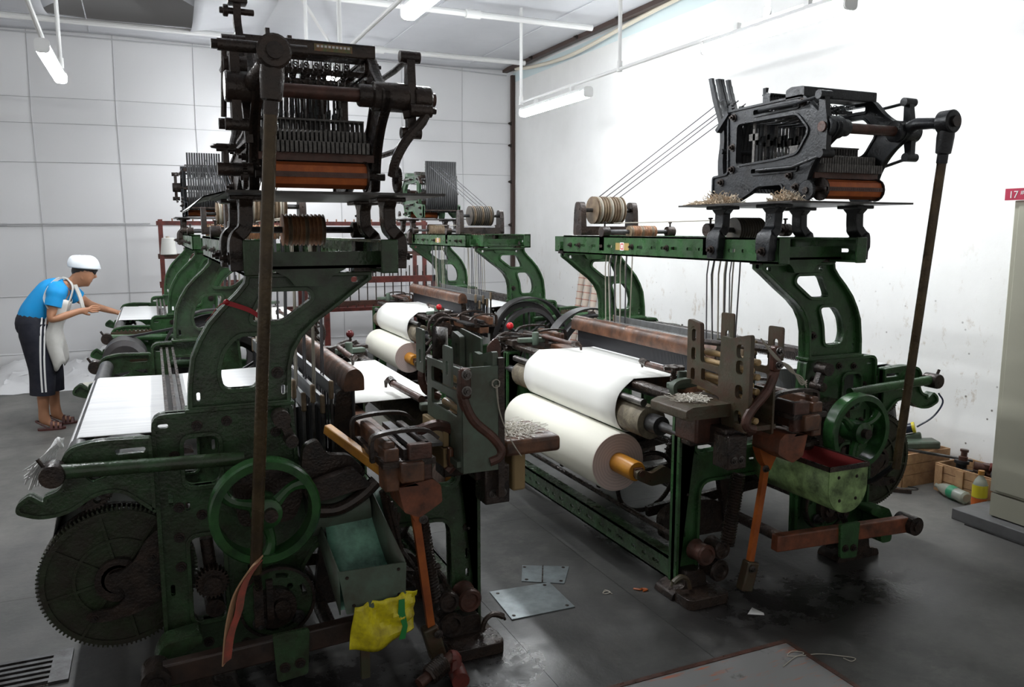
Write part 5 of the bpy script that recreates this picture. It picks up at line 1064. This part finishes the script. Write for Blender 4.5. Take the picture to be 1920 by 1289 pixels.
M['pine'] = mat('old_pine', (0.52, 0.33, 0.17), 0.7, 0, (0.25, 0.13, 0.065), 10, 0.42, 0.2, 40)
def crate(label, x0, x1, y0, y1, h):
    t = thing('wooden_crate', label, 'crate', ((x0+x1)/2, (y0+y1)/2, 0), 'wooden crates of spare parts'); k = 3; ph = h/k
    MB().bx(x0, x1, y0, y1, 0, 0.012).build('bottom', 'pine', t)
    for i in range(k):
        z0, z1 = 0.012+i*ph, 0.012+(i+1)*ph-0.004
        for a in ((x0, x0+0.014, y0, y1), (x1-0.014, x1, y0, y1), (x0+0.014, x1-0.014, y0, y0+0.014), (x0+0.014, x1-0.014, y1-0.014, y1)): MB().bx(*a, z0, z1).build('plank', 'pine', t)
    for x, y in ((x0-0.012, y0+0.01), (x0-0.012, y1-0.06), (x0-0.012, (y0+y1)/2)): MB().bx(x, x+0.012, y, y+0.05, 0.0, h).build('batten', 'pine', t)
    MB().bx(x0+0.02, x0+0.07, y1, y1+0.012, 0, h).build('batten', 'pine', t)
    return t
crate('pine crate of spare parts behind the bottles', 4.43, 4.71, 2.97, 3.37, 0.165)
crate('pine crate under the dark torch by the wall', 4.27, 4.68, 3.46, 3.98, 0.205)
crate('pine crate mostly hidden behind the near right loom', 4.25, 4.68, 4.02, 4.50, 0.205)
def single(name, label, cat, b, m, grp=None, bevel=0): return tag(b.build(name, m, bevel=bevel), label, cat, grp)
GP = 'spare parts in the crates'
at((4.5, 3.6, 0.2)); single('spare_casting', 'green casting lying on the crate below the torch', 'casting', MB().bar((4.33, 3.64, 0.235), (4.60, 3.50, 0.245), 0.12, 0.05).bar((4.40, 3.66, 0.25), (4.55, 3.58, 0.285), 0.03, 0.05), 'green_grey', GP, 0.012)
at((4.4, 3.8, 0.2)); single('red_tool', 'red metal tool lying beside the torch', 'tool', MB().bar((4.33, 3.90, 0.255), (4.42, 3.66, 0.255), 0.07, 0.06), 'redpaint', GP, 0.01)
t = thing('torch', 'dark blue torch with a yellow ring leaning on the crate parts', 'torch', (4.45, 3.62, 0.27))
M['navy'] = mat('navy_plastic', (0.012, 0.016, 0.035), 0.25); M['yellow'] = mat('yellow_plastic', (0.62, 0.52, 0.02), 0.4)
p0, p1 = Vector((4.345, 3.80, 0.262)), Vector((4.51, 3.585, 0.345)); d = p1-p0
MB().loft([(tuple(p0), 0.042), (tuple(p0+d*0.40), 0.042), (tuple(p0+d*0.48), 0.030), (tuple(p0+d*0.9), 0.032)], 18).build('barrel', 'navy', t)
MB().loft([(tuple(p0+d*0.9), 0.036), (tuple(p0+d*0.96), 0.036)], 18).build('ring', 'yellow', t)
MB().tube(spline([tuple(p1), (4.57, 3.52, 0.42), (4.60, 3.48, 0.52), (4.58, 3.50, 0.58)], 5), 0.006, 6).build('cable', 'navy', t)
at((4.6, 3.45, 0.2)); single('spare_bar', 'flat steel bars laid across two crates', 'bar', MB().bar((4.36, 3.52, 0.225), (4.62, 3.26, 0.19), 0.03, 0.012), 'greysteel', GP)
rng = random.Random(3)
for i, (x, y, r, h, m_, lab) in enumerate(((4.53, 3.27, 0.045, 0.09, 'slate', 'dark bush standing in the crate by the wall'), (4.54, 3.265, 0.026, 0.07, 'rust', 'brown pipe plug on top of the dark bush'), (4.60, 3.14, 0.04, 0.09, 'rust', 'rusty elbow casting in the right crate'), (4.62, 3.05, 0.035, 0.11, 'redpaint', 'red flange casting in the right crate'), (4.52, 3.14, 0.04, 0.06, 'black', 'black gear lump in the right crate'), (4.50, 3.20, 0.03, 0.05, 'slate', 'small grey casting in the right crate'))):
    at((x, y, 0.1)); z0 = 0.11 if i != 1 else 0.20; b = MB()
    b.loft([((x, y, z0), r), ((x, y, z0+h*0.35), r), ((x+0.004, y, z0+h*0.4), r*0.7), ((x+0.006, y, z0+h*0.75), r*0.7), ((x+0.006, y, z0+h*0.8), r*0.95), ((x+0.006, y, z0+h), r*0.95)], 16)
    if i == 2 or i == 3: b.cyl((x, y, z0+h*0.7), (x-0.05, y+0.06, z0+h*0.8), r*0.7, n=14)
    single('spare_part', lab, 'spare part', b, m_, GP)
t = thing('pulley_wheel', 'grey pulley wheel lying in the right crate', 'pulley', (4.53, 2.97, 0.17)); b = MB(); b.torus((4.53, 2.97, 0.195), (-0.35, 0.1, 1), 0.075, 0.017, 30, 8); b.build('rim', 'slate', t)
MB().cyl((4.53, 2.97, 0.18), (4.523, 2.972, 0.205), 0.022, n=14).build('hub', 'slate', t)
for a in (0.3, 2.4, 4.5): MB().bar((4.53, 2.97, 0.192), (4.53+0.07*math.cos(a), 2.97+0.07*math.sin(a), 0.192+0.025*math.cos(a)), 0.02, 0.012).build('spoke', 'slate', t)
t = thing('plastic_bottle', 'clear plastic bottle with green label lying on the floor', 'bottle', (4.36, 3.2, 0)); M['clear'] = mat('clear_plastic', (0.62, 0.66, 0.58), 0.15, trans=0.55)
p0, p1 = Vector((4.335, 3.07, 0.042)), Vector((4.40, 3.33, 0.040)); d = p1-p0
MB().loft([(tuple(p0+d*0.02), 0.026), (tuple(p0+d*0.06), 0.038), (tuple(p0+d*0.62), 0.040), (tuple(p0+d*0.80), 0.030), (tuple(p0+d*0.92), 0.014), (tuple(p0+d*1.0), 0.014)], 20).build('body', 'clear', t)
M['greenlabel'] = mat('green_label', (0.03, 0.24, 0.12), 0.4)
MB().loft([(tuple(p0+d*0.33), 0.0410), (tuple(p0+d*0.52), 0.0410)], 20, False).build('label_band', 'greenlabel', t)
t = thing('oil_bottle', 'upright bottle with yellow and orange label beside the cabinet', 'bottle', (4.345, 3.005, 0)); x, y = 4.345, 3.005
MB().loft([((x, y, 0.0), 0.036), ((x, y, 0.008), 0.040), ((x, y, 0.15), 0.040), ((x, y, 0.175), 0.030), ((x, y, 0.20), 0.013), ((x, y, 0.212), 0.013)], 20).build('body', 'clear', t)
M['orangelabel'] = mat('orange_label', (0.55, 0.12, 0.02), 0.4)
MB().loft([((x, y, 0.075), 0.041), ((x, y, 0.148), 0.041)], 20, False).build('yellow_label', 'yellow', t)
MB().loft([((x, y, 0.012), 0.041), ((x, y, 0.072), 0.041)], 20, False).build('orange_label', 'orangelabel', t)
MB().cyl((x, y, 0.208), (x, y, 0.232), 0.017, n=14).build('cap', 'ochre', t)
at((4.1, 3.75, 0)); b = MB(); b.prism(rp([(3.98, 3.62), (4.10, 3.60), (4.14, 3.72), (4.08, 3.86), (3.98, 3.84), (3.95, 3.72)], 0.03), [], 'xy', 0.0, 0.10); b.cyl((4.04, 3.74, 0.1), (4.03, 3.72, 0.24), 0.06, n=16)
single('spare_bracket', 'dark iron casting standing on the floor behind the hand wheel', 'casting', b, 'iron', GP, 0.008)
at((4.2, 3.55, 0)); single('iron_bar', 'dark iron clamp lying on the floor before the crates', 'bar', MB().bar((4.02, 3.56, 0.012), (4.22, 3.36, 0.012), 0.025, 0.022).bar((4.05, 3.53, 0.0), (4.07, 3.53, 0.10), 0.02, 0.02), 'iron', GP)
at((4.25, 3.45, 0)); b = MB(); b.tube(spline([(4.16, 3.60, 0.004), (4.26, 3.42, 0.004), (4.33, 3.40, 0.004), (4.30, 3.48, 0.004), (4.20, 3.60, 0.004)], 6), 0.003, 5); single('wire_loop', 'thin wire loop on the floor before the crates', 'wire', b, 'greysteel')
# striped tube stacks leaning on the wall
M['tube_tan'] = mat('paper_tube', (0.55, 0.47, 0.40), 0.8); M['tube_red'] = mat('tube_band', (0.36, 0.16, 0.12), 0.8)
for i, (y, lab) in enumerate(((8.36, 'left'), (8.20, 'middle'), (8.02, 'right'))):
    t = thing('tube_stack', lab+'most of three striped stacks of paper tubes leaning on the wall' if lab != 'middle' else 'middle one of three striped stacks of paper tubes leaning on the wall', 'tube stack', (4.5, y, 0), 'tube stacks')
    for k in range(14):
        z = k*0.082; o = 4.50+0.14*z; MB().loft([((o, y, z), 0.034), ((o+0.010, y, z+0.072), 0.040)], 14).build('tube', 'tube_tan', t); MB().loft([((o+0.010, y, z+0.072), 0.0405), ((o+0.0115, y, z+0.082), 0.0405)], 14).build('band', 'tube_red', t)
# ------------------------------------------------------------ creel rack at the back
t = thing('creel_rack', 'red brown steel creel rack along the plastic wall', 'rack', (1.6, 9.75, 0)); Y0, Y1 = 9.55, 9.95
for x in (0.10, 1.62, 3.08):
    for y in (Y0, Y1): MB().bx(x-0.022, x+0.022, y-0.022, y+0.022, 0, 1.74).build('post', 'redpaint', t)
for z in (1.70, 1.335, 1.02, 0.68):
    for y in (Y0, Y1):
        br = MB().bx(0.06, 3.12, y-0.02, y+0.02, z-0.022, z+0.022).build('beam', 'redpaint' if z != 1.335 else 'rust', t)
        if y == Y0:
            q = MB()
            for k in range(28): q.cyl((0.22+k*0.105, y, z+0.02), (0.22+k*0.105, y, z+(0.10 if z < 1.6 else 0.05)), 0.008, n=6)
            for k in range(28): MB().cyl((0.22+k*0.105, y, z+0.02), (0.22+k*0.105, y, z+(0.10 if z < 1.6 else 0.05)), 0.008, n=6).build('spindle', 'ropewood' if z > 1.6 else 'iron', br)
t = thing('spindle_stand', 'low red creel stand with upright spindles behind the far looms', 'rack', (2.2, 9.0, 0))
for x in (1.75, 3.02): MB().bx(x-0.03, x+0.03, 8.97, 9.03, 0, 1.10).build('post', 'redpaint', t)
MB().bx(1.72, 3.05, 8.97, 9.03, 1.03, 1.10).build('beam', 'redpaint', t); lb = MB().bx(1.72, 3.05, 8.96, 9.04, 0.78, 0.83).build('beam', 'rust', t)
for k in range(12): MB().cyl((1.82+k*0.10, 9.0, 0.82), (1.82+k*0.10, 9.0, 1.22), 0.007, n=6).build('spindle', 'black', lb); 
t = thing('yarn_cone', 'white cone of yarn on the end of the red rack', 'yarn cone', (0.165, 9.55, 1.36))
MB().loft([((0.165, 9.55, 1.358), 0.080), ((0.165, 9.55, 1.365), 0.086), ((0.165, 9.55, 1.535), 0.066), ((0.165, 9.55, 1.54), 0.060)], 24).build('winding', 'cloth', t); MB().cyl((0.165, 9.55, 1.53), (0.165, 9.55, 1.556), 0.02, n=12).build('cone_tip', 'tube_tan', t)
# crumpled sheet and small rolls on the floor behind the woman
at((-1.0, 9.6, 0)); rg2 = random.Random(5); HH = [[rg2.random() for _ in range(40)] for _ in range(30)]
def heap(u, w):
    x = -1.75+1.7*u; y = 9.12+1.28*w; i, j = int(u*28), int(w*18)
    e = min(1, 5*u, 5*(1-u), 6*w); z = 0.004+e*(0.08*HH[j][i]+0.26*w*w*(0.6+0.4*math.sin(7*u+2)))
    return (x+0.05*HH[i % 30][j], y+0.05*HH[j][i], z)
single('plastic_heap', 'crumpled white plastic sheet heaped on the floor by the back wall', 'plastic sheet', MB().grid(heap, 28, 18), 'sheet')
for i, (x, y, dx, dy, z, lab) in enumerate(((-0.70, 8.85, 0.42, 0.10, 0.065, 'cream cloth roll on the floor nearest the loom'), (-0.55, 9.05, 0.40, 0.16, 0.075, 'cream cloth roll on the floor behind the nearest one'), (-0.38, 9.0, 0.14, -0.36, 0.19, 'cream cloth roll lying on top showing its hollow core'))):
    t = thing('fabric_roll', lab, 'fabric roll', (x, y, 0), 'small cloth rolls on the floor'); p0, p1 = Vector((x, y, z)), Vector((x+dx, y+dy, z))
    MB().loft([(tuple(p0), 0.060), (tuple(p1), 0.060)], 20).build('winding', 'clothroll', t)
    d = (p1-p0).normalized()
    for p, s in ((p0, -1), (p1, 1)): MB().cyl(tuple(p+d*s*0.001), tuple(p+d*s*0.003), 0.024, n=14).build('core_hole_shade', 'blackrubber', t)  # flat black discs stand for the shade inside the hollow core
# motor and belt at the driving end of the far left loom
set_tf(TC); sub(LC)
q = MB(); q.loft([((-0.20, LW+0.22, 0.78), 0.105), ((-0.20, LW+0.24, 0.78), 0.135), ((-0.20, LW+0.50, 0.78), 0.135), ((-0.20, LW+0.53, 0.78), 0.10)], 30); mo = q.build('motor', 'blackgrey', LC)
q = MB(); q.bx(-0.34, -0.06, LW+0.22, LW+0.52, 0.62, 0.66); q.bx(-0.30, -0.26, LW+0.24, LW+0.5, 0.0, 0.64); q.bx(-0.12, -0.08, LW+0.24, LW+0.5, 0.0, 0.64); q.build('motor_stand', 'green', mo)
q = MB(); q.bar((-0.20, LW+0.30, 0.905), (0.40, LW+0.30, 1.0), 0.04, 0.014); q.bar((-0.12, LW+0.30, 0.68), (0.40, LW+0.30, 0.47), 0.04, 0.014); q.build('drive_belt', 'blackrubber', mo)
set_tf((1, 0, 1, 0))
# raised letters on the side frame and a tuft of waste yarn at the rear bracket
set_tf(TA); sub(LA)
for body_, lx, sz in (('A1515-0', 0.165, 0.036), ('18', 0.335, 0.036)):
    p = tfm((lx, -0.0125, 0.938)); o = text(LA, body_, sz, tuple(p), (PI/2, 0, 0), 'green', 'raised_lettering')
at(tfm((-0.32, -0.12, 0.92))); b = MB(); rr = random.Random(9)
for k in range(60):
    a = rr.uniform(-0.05, 0.05); pts = [(-0.305+rr.uniform(-0.012, 0.012), 0.02+rr.uniform(-0.02, 0.02), 0.955), (-0.325+a*0.3, -0.03+a*0.5, 0.93), (-0.345+a*0.5, -0.05+a*0.6, 0.895+rr.uniform(-0.015, 0.015)), (-0.352+a*0.9, -0.06+a*0.6, 0.865+rr.uniform(-0.035, 0.03))]
    b.tube(spline(pts, 3), 0.0034, 3)
b.torus((-0.30, -0.02, 0.955), (1, 0, 0.3), 0.014, 0.006, 14, 6)
o = tag(b.build('waste_yarn', 'yarn'), 'tied tuft of white waste yarn at the rear bracket of the near left loom', 'yarn tuft'); o['kind'] = 'stuff'
set_tf((1, 0, 1, 0))
# ------------------------------------------------------------ the woman at the far left loom
from mathutils.bvhtree import BVHTree
M['skin'] = mat('skin', (0.47, 0.235, 0.13), 0.5, 0, (0.40, 0.185, 0.10), 8, 0.4); M['shirt'] = mat('blue_cotton', (0.006, 0.27, 0.62), 0.85, 0, None, bump=0.25, bscale=22); M['trousers'] = mat('navy_cotton', (0.009, 0.010, 0.020), 0.8, 0, None, bump=0.2, bscale=20)
M['hair'] = mat('black_hair', (0.008, 0.007, 0.008), 0.4); M['apron'] = mat('white_apron', (0.62, 0.61, 0.58), 0.85, 0, (0.52, 0.51, 0.48), 9, 0.4, 0.2, 30); M['cap'] = mat('white_cap', (0.74, 0.78, 0.82), 0.85, 0, None, bump=0.3, bscale=30); M['sandal'] = mat('brown_sandal', (0.09, 0.025, 0.02), 0.5); M['lips'] = mat('lips', (0.34, 0.09, 0.07), 0.5)
def skin_mesh(name, V, E, root, m, parent, sub=2, grow=1.0):
    me = bpy.data.meshes.new(name); K = list(V); idx = {k: i for i, k in enumerate(K)}
    me.from_pydata([V[k][0] for k in K], [(idx[a], idx[b]) for a, b in E], [])
    o = bpy.data.objects.new(name, me); COL.objects.link(o); sk = o.modifiers.new('skin', 'SKIN'); sk.use_smooth_shade = True
    for i, k in enumerate(K):
        r = V[k][1]; r = r if isinstance(r, tuple) else (r, r); r = (r[0]*grow, r[1]*grow); me.skin_vertices[0].data[i].radius = r; me.skin_vertices[0].data[i].use_root = (k == root)
    sb = o.modifiers.new('smooth', 'SUBSURF'); sb.levels = sub; sb.render_levels = sub
    dg = bpy.context.evaluated_depsgraph_get(); dg.update(); nm = bpy.data.meshes.new_from_object(o.evaluated_get(dg)); bpy.data.objects.remove(o)
    for p in nm.polygons: p.use_smooth = True
    nm.materials.clear(); nm.materials.append(M[m]); ob = bpy.data.objects.new(name, nm); COL.objects.link(ob)
    for v in nm.vertices: v.co -= parent.location
    ob.parent = parent; return ob
wm = thing('person', 'person in a blue shirt, dark trousers and white cap bending over the far left loom', 'person', (-0.85, 7.5, 0))
wm.location = (-0.85, 7.5, 0)
def hand(V, E, wrist, key, p, fwd, side, up):
    """palm and five unequal bent fingers"""
    f, s, u = Vector(fwd).normalized(), Vector(side).normalized(), Vector(up).normalized(); p = Vector(p)
    V[key+'p'] = (tuple(p+f*0.035), (0.026, 0.016)); E.append((wrist, key+'p'))
    for i, (o, L) in enumerate(((-0.024, 0.060), (-0.008, 0.072), (0.008, 0.068), (0.023, 0.052))):
        a = p+f*0.078+s*o; b = a+f*L*0.5-u*L*0.15; c = b+f*L*0.35-u*L*0.4
        for n, q, r in (('a', a, 0.0095), ('b', b, 0.0085), ('c', c, 0.007)): V[key+str(i)+n] = (tuple(q), r)
        E += [(key+'p', key+str(i)+'a'), (key+str(i)+'a', key+str(i)+'b'), (key+str(i)+'b', key+str(i)+'c')]
    a = p+f*0.035-s*0.032-u*0.006; b = a+f*0.035-s*0.012-u*0.012
    V[key+'ta'] = (tuple(a), 0.011); V[key+'tb'] = (tuple(b), 0.008); E += [(key+'p', key+'ta'), (key+'ta', key+'tb')]
V = {'pel': ((-0.875, 7.5, 0.85), (0.12, 0.135)), 'bel': ((-0.825, 7.5, 0.98), (0.10, 0.115)), 'che': ((-0.735, 7.5, 1.095), (0.105, 0.13)), 'nb': ((-0.655, 7.5, 1.17), (0.062, 0.062)), 'nk': ((-0.605, 7.5, 1.195), (0.046, 0.046)),
     'hd0': ((-0.540, 7.5, 1.225), (0.078, 0.070)), 'hd1': ((-0.515, 7.5, 1.270), (0.098, 0.086)), 'hd2': ((-0.505, 7.5, 1.320), (0.088, 0.080)), 'jaw': ((-0.478, 7.5, 1.195), (0.050, 0.044)),
     'sn': ((-0.715, 7.37, 1.125), 0.058), 'sf': ((-0.665, 7.63, 1.125), 0.058), 'en': ((-0.775, 7.30, 0.905), 0.039), 'wn': ((-0.575, 7.35, 0.968), 0.027), 'ef': ((-0.505, 7.70, 0.985), 0.037), 'wf': ((-0.335, 7.67, 0.930), 0.025),
     'hn': ((-0.87, 7.42, 0.80), 0.09), 'kn': ((-0.855, 7.41, 0.46), 0.056), 'cn': ((-0.875, 7.405, 0.32), 0.053), 'an': ((-0.885, 7.40, 0.095), 0.034), 'fn': ((-0.835, 7.395, 0.045), (0.034, 0.026)), 'tn': ((-0.765, 7.39, 0.035), (0.036, 0.016)), 'heel_n': ((-0.905, 7.40, 0.045), 0.028),
     'hf': ((-0.85, 7.58, 0.80), 0.09), 'kf': ((-0.815, 7.58, 0.46), 0.056), 'cf': ((-0.825, 7.58, 0.32), 0.053), 'af': ((-0.815, 7.585, 0.095), 0.034), 'ff': ((-0.765, 7.585, 0.045), (0.034, 0.026)), 'tf': ((-0.695, 7.585, 0.035), (0.036, 0.016)), 'heel_f': ((-0.835, 7.585, 0.045), 0.028)}
E = [('pel', 'bel'), ('bel', 'che'), ('che', 'nb'), ('nb', 'nk'), ('nk', 'hd0'), ('hd0', 'hd1'), ('hd1', 'hd2'), ('hd0', 'jaw'), ('che', 'sn'), ('che', 'sf'), ('sn', 'en'), ('en', 'wn'), ('sf', 'ef'), ('ef', 'wf'),
     ('pel', 'hn'), ('hn', 'kn'), ('kn', 'cn'), ('cn', 'an'), ('an', 'fn'), ('fn', 'tn'), ('an', 'heel_n'), ('pel', 'hf'), ('hf', 'kf'), ('kf', 'cf'), ('cf', 'af'), ('af', 'ff'), ('ff', 'tf'), ('af', 'heel_f')]
hand(V, E, 'wn', 'n', (-0.555, 7.352, 0.972), (1, 0.15, 0.12), (0.05, 0.3, 1), (0, -1, 0.2))
hand(V, E, 'wf', 'f', (-0.315, 7.665, 0.924), (1, -0.12, -0.30), (0.1, 1, 0), (0.25, 0, 1))
body = skin_mesh('body', V, E, 'pel', 'skin', wm)
# face
bf_ = BVHTree.FromPolygons([v.co+wm.location for v in body.data.vertices], [tuple(p.vertices) for p in body.data.polygons])
def fx(y, z):
    h = bf_.ray_cast(Vector((0.0, y, z)), Vector((-1, 0, 0))); return h[0].x if h[0] else -0.43
for s in (-1, 1):
    MB().ball((fx(7.5+s*0.03, 1.262), 7.5+s*0.030, 1.262), 0.010, 10, 7, (0.6, 1.3, 0.6)).build('eye', 'hair', wm); MB().ball((fx(7.5+s*0.031, 1.284), 7.5+s*0.031, 1.284), 0.010, 8, 5, (0.6, 1.8, 0.35)).build('eyebrow', 'hair', wm)
    MB().ball((-0.535, 7.5+s*0.072, 1.245), 0.020, 10, 7, (0.8, 0.4, 1.3)).build('ear', 'skin', wm)
MB().loft([((fx(7.5, 1.268)-0.002, 7.5, 1.268), 0.007), ((fx(7.5, 1.238)+0.006, 7.5, 1.238), 0.014), ((fx(7.5, 1.226)-0.002, 7.5, 1.226), 0.008)], 10).build('nose', 'skin', wm)
MB().ball((fx(7.5, 1.203)-0.002, 7.5, 1.203), 0.014, 10, 6, (0.6, 1.5, 0.45)).build('mouth', 'lips', wm)
# hair and cap
MB().ball((-0.522, 7.5, 1.288), 0.093, 20, 12, (1.0, 0.88, 0.82)).build('hair', 'hair', wm)
MB().ball((-0.455, 7.5, 1.298), 0.050, 14, 8, (0.75, 1.35, 0.62)).build('fringe', 'hair', wm)
MB().grid(lambda u, v: (-0.518+0.122*math.cos(2*PI*u)*math.cos(PI/2*v)**0.55-0.012*v, 7.5+0.110*math.sin(2*PI*u)*math.cos(PI/2*v)**0.55, 1.318+0.100*math.sin(PI/2*v)-0.012*math.cos(2*PI*u)*(1-v)+0.006*math.sin(14*PI*u)*math.sin(PI*v)), 40, 8).build('cap', 'cap', wm)
MB().tube([(-0.515+0.112*math.cos(a), 7.5+0.100*math.sin(a), 1.318-0.012*math.cos(a)) for a in [2*PI*i/36 for i in range(36)]], 0.009, 6, True).build('cap_band', 'cap', wm)
# shirt, trousers
b = MB()
def flat(b, pts, R, sy, n=20):
    """tube whose rings are widened sideways (along y)"""
    i0 = len(b.v); b.tube(pts, R, n)
    k = len(pts)
    for i in range(k):
        for j in range(n):
            v = b.v[i0+i*n+j]; b.v[i0+i*n+j] = (v[0], pts[i][1]+(v[1]-pts[i][1])*sy, v[2])
TORSO = spline([(-0.915, 7.5, 0.885), (-0.885, 7.5, 0.945), (-0.835, 7.5, 1.02), (-0.760, 7.5, 1.10), (-0.700, 7.5, 1.150), (-0.655, 7.5, 1.180)], 4)
flat(b, TORSO, [0.122, 0.124, 0.126, 0.127, 0.128, 0.128, 0.127, 0.126, 0.126, 0.127, 0.128, 0.130, 0.131, 0.128, 0.122, 0.114, 0.105, 0.094, 0.083, 0.074, 0.066], 1.22)
b.tube(spline([(-0.735, 7.44, 1.120), (-0.718, 7.375, 1.130), (-0.728, 7.345, 1.085), (-0.748, 7.328, 1.015)], 4), [0.085]*4+[0.076]*4+[0.068]*4+[0.066], 14)
b.tube(spline([(-0.700, 7.56, 1.120), (-0.665, 7.625, 1.130), (-0.630, 7.65, 1.095), (-0.595, 7.67, 1.055)], 4), [0.085]*4+[0.076]*4+[0.068]*4+[0.066], 14)
sh_ = b.build('shirt', 'shirt', wm)
b = MB()
flat(b, spline([(-0.845, 7.5, 0.985), (-0.880, 7.5, 0.93), (-0.905, 7.5, 0.86), (-0.905, 7.5, 0.76)], 4), [0.112, 0.116, 0.120, 0.125, 0.130, 0.134, 0.138, 0.142, 0.142, 0.138, 0.128, 0.11, 0.08], 1.2)
b.tube(spline([(-0.900, 7.43, 0.86), (-0.895, 7.415, 0.74), (-0.870, 7.405, 0.50), (-0.880, 7.402, 0.295)], 4), [0.118]*4+[0.112, 0.108, 0.104, 0.100]+[0.096, 0.094, 0.093, 0.092]+[0.092], 16)
b.tube(spline([(-0.890, 7.57, 0.86), (-0.870, 7.585, 0.74), (-0.830, 7.588, 0.50), (-0.830, 7.588, 0.295)], 4), [0.118]*4+[0.112, 0.108, 0.104, 0.100]+[0.096, 0.094, 0.093, 0.092]+[0.092], 16)
tr_ = b.build('trousers', 'trousers', wm)
def surf(ob):
    me = ob.data; return BVHTree.FromPolygons([v.co+wm.location for v in me.vertices], [tuple(p.vertices) for p in me.polygons])
bt, bs = surf(tr_), surf(sh_)
for dx in (0.0, 0.026):
    pts = []
    for i in range(18):
        z = 0.93-i*(0.93-0.29)/17; x = -0.835-0.035*(i/17)+dx-0.01*math.sin(PI*i/17); h = bt.ray_cast(Vector((x, 6.8, z)), Vector((0, 1, 0)))
        if h[0]: pts.append((x, h[0].y-0.002, z))
    if len(pts) > 3: MB().ribbon(pts, 0.013, 0.003, (1, 0, 0)).build('side_stripe', 'white', tr_)
# apron : bib, skirt part hanging forward, straps
def apron(u, v):
    z = 1.06-0.52*v; xf = -0.635-0.075*min(1, v*2.2)+0.025*max(0, v-0.5); a = u
    if a < 0.55: return (xf+0.01*math.sin(9*v+6*u), 7.63-0.30*(a/0.55), z-0.02*math.sin(5*u))
    k = (a-0.55)/0.45; return (xf-0.13*k*(1-0.35*v)+0.008*math.sin(8*v), 7.33-0.025*math.sin(PI*k), z-0.035*k+0.02*math.sin(6*k))
MB().grid(apron, 16, 14).build('apron', 'apron', wm, solid=0.004)
def strap(pts, w=0.030):
    out = []
    for p in spline(pts, 5):
        q = bs.find_nearest(Vector(p)); n_ = q[1]; out.append(tuple(q[0]+n_*0.006))
    MB().ribbon(out, w, 0.004, (0.2, 0.9, 0.3)).build('apron_strap', 'apron', wm)
MB().ribbon(spline([(-0.775, 7.30, 1.0), (-0.80, 7.33, 1.08), (-0.765, 7.37, 1.17), (-0.70, 7.43, 1.235), (-0.65, 7.47, 1.22)], 5), 0.034, 0.004, (0.5, 0.5, -0.3)).build('apron_strap', 'apron', wm)
MB().ribbon(spline([(-0.64, 7.34, 1.03), (-0.615, 7.36, 1.10), (-0.605, 7.41, 1.17), (-0.64, 7.46, 1.225), (-0.68, 7.50, 1.24)], 5), 0.030, 0.004, (0.3, 0.9, 0.1)).build('apron_strap', 'apron', wm)
MB().ribbon(spline([(-0.59, 7.44, 1.18), (-0.56, 7.43, 1.08), (-0.545, 7.43, 0.99), (-0.54, 7.43, 0.95)], 5), 0.036, 0.010, (0.6, 0.8, 0)).build('towel', 'pirn' if False else 'apron', wm)
# sandals
for cx, cy in ((-0.835, 7.395), (-0.765, 7.585)):
    sd = MB().prism(rp([(cx-0.10, cy-0.032), (cx+0.03, cy-0.046), (cx+0.105, cy-0.030), (cx+0.105, cy+0.030), (cx+0.03, cy+0.046), (cx-0.10, cy+0.032)], 0.03), [], 'xy', 0.0, 0.016).build('sandal', 'sandal', wm)
    for k in range(3):
        xx = cx+0.005+0.032*k; MB().ribbon(spline([(xx, cy-0.046, 0.012), (xx, cy-0.030, 0.060-0.008*k), (xx, cy, 0.076-0.012*k), (xx, cy+0.030, 0.060-0.008*k), (xx, cy+0.046, 0.012)], 4), 0.020, 0.004, (1, 0, 0)).build('sandal_strap', 'sandal', sd)
    MB().tube(spline([(cx-0.03, cy-0.040, 0.03), (cx-0.10, cy-0.025, 0.075), (cx-0.105, cy, 0.08), (cx-0.10, cy+0.025, 0.075), (cx-0.03, cy+0.040, 0.03)], 4), 0.006, 6).build('heel_strap', 'sandal', sd)
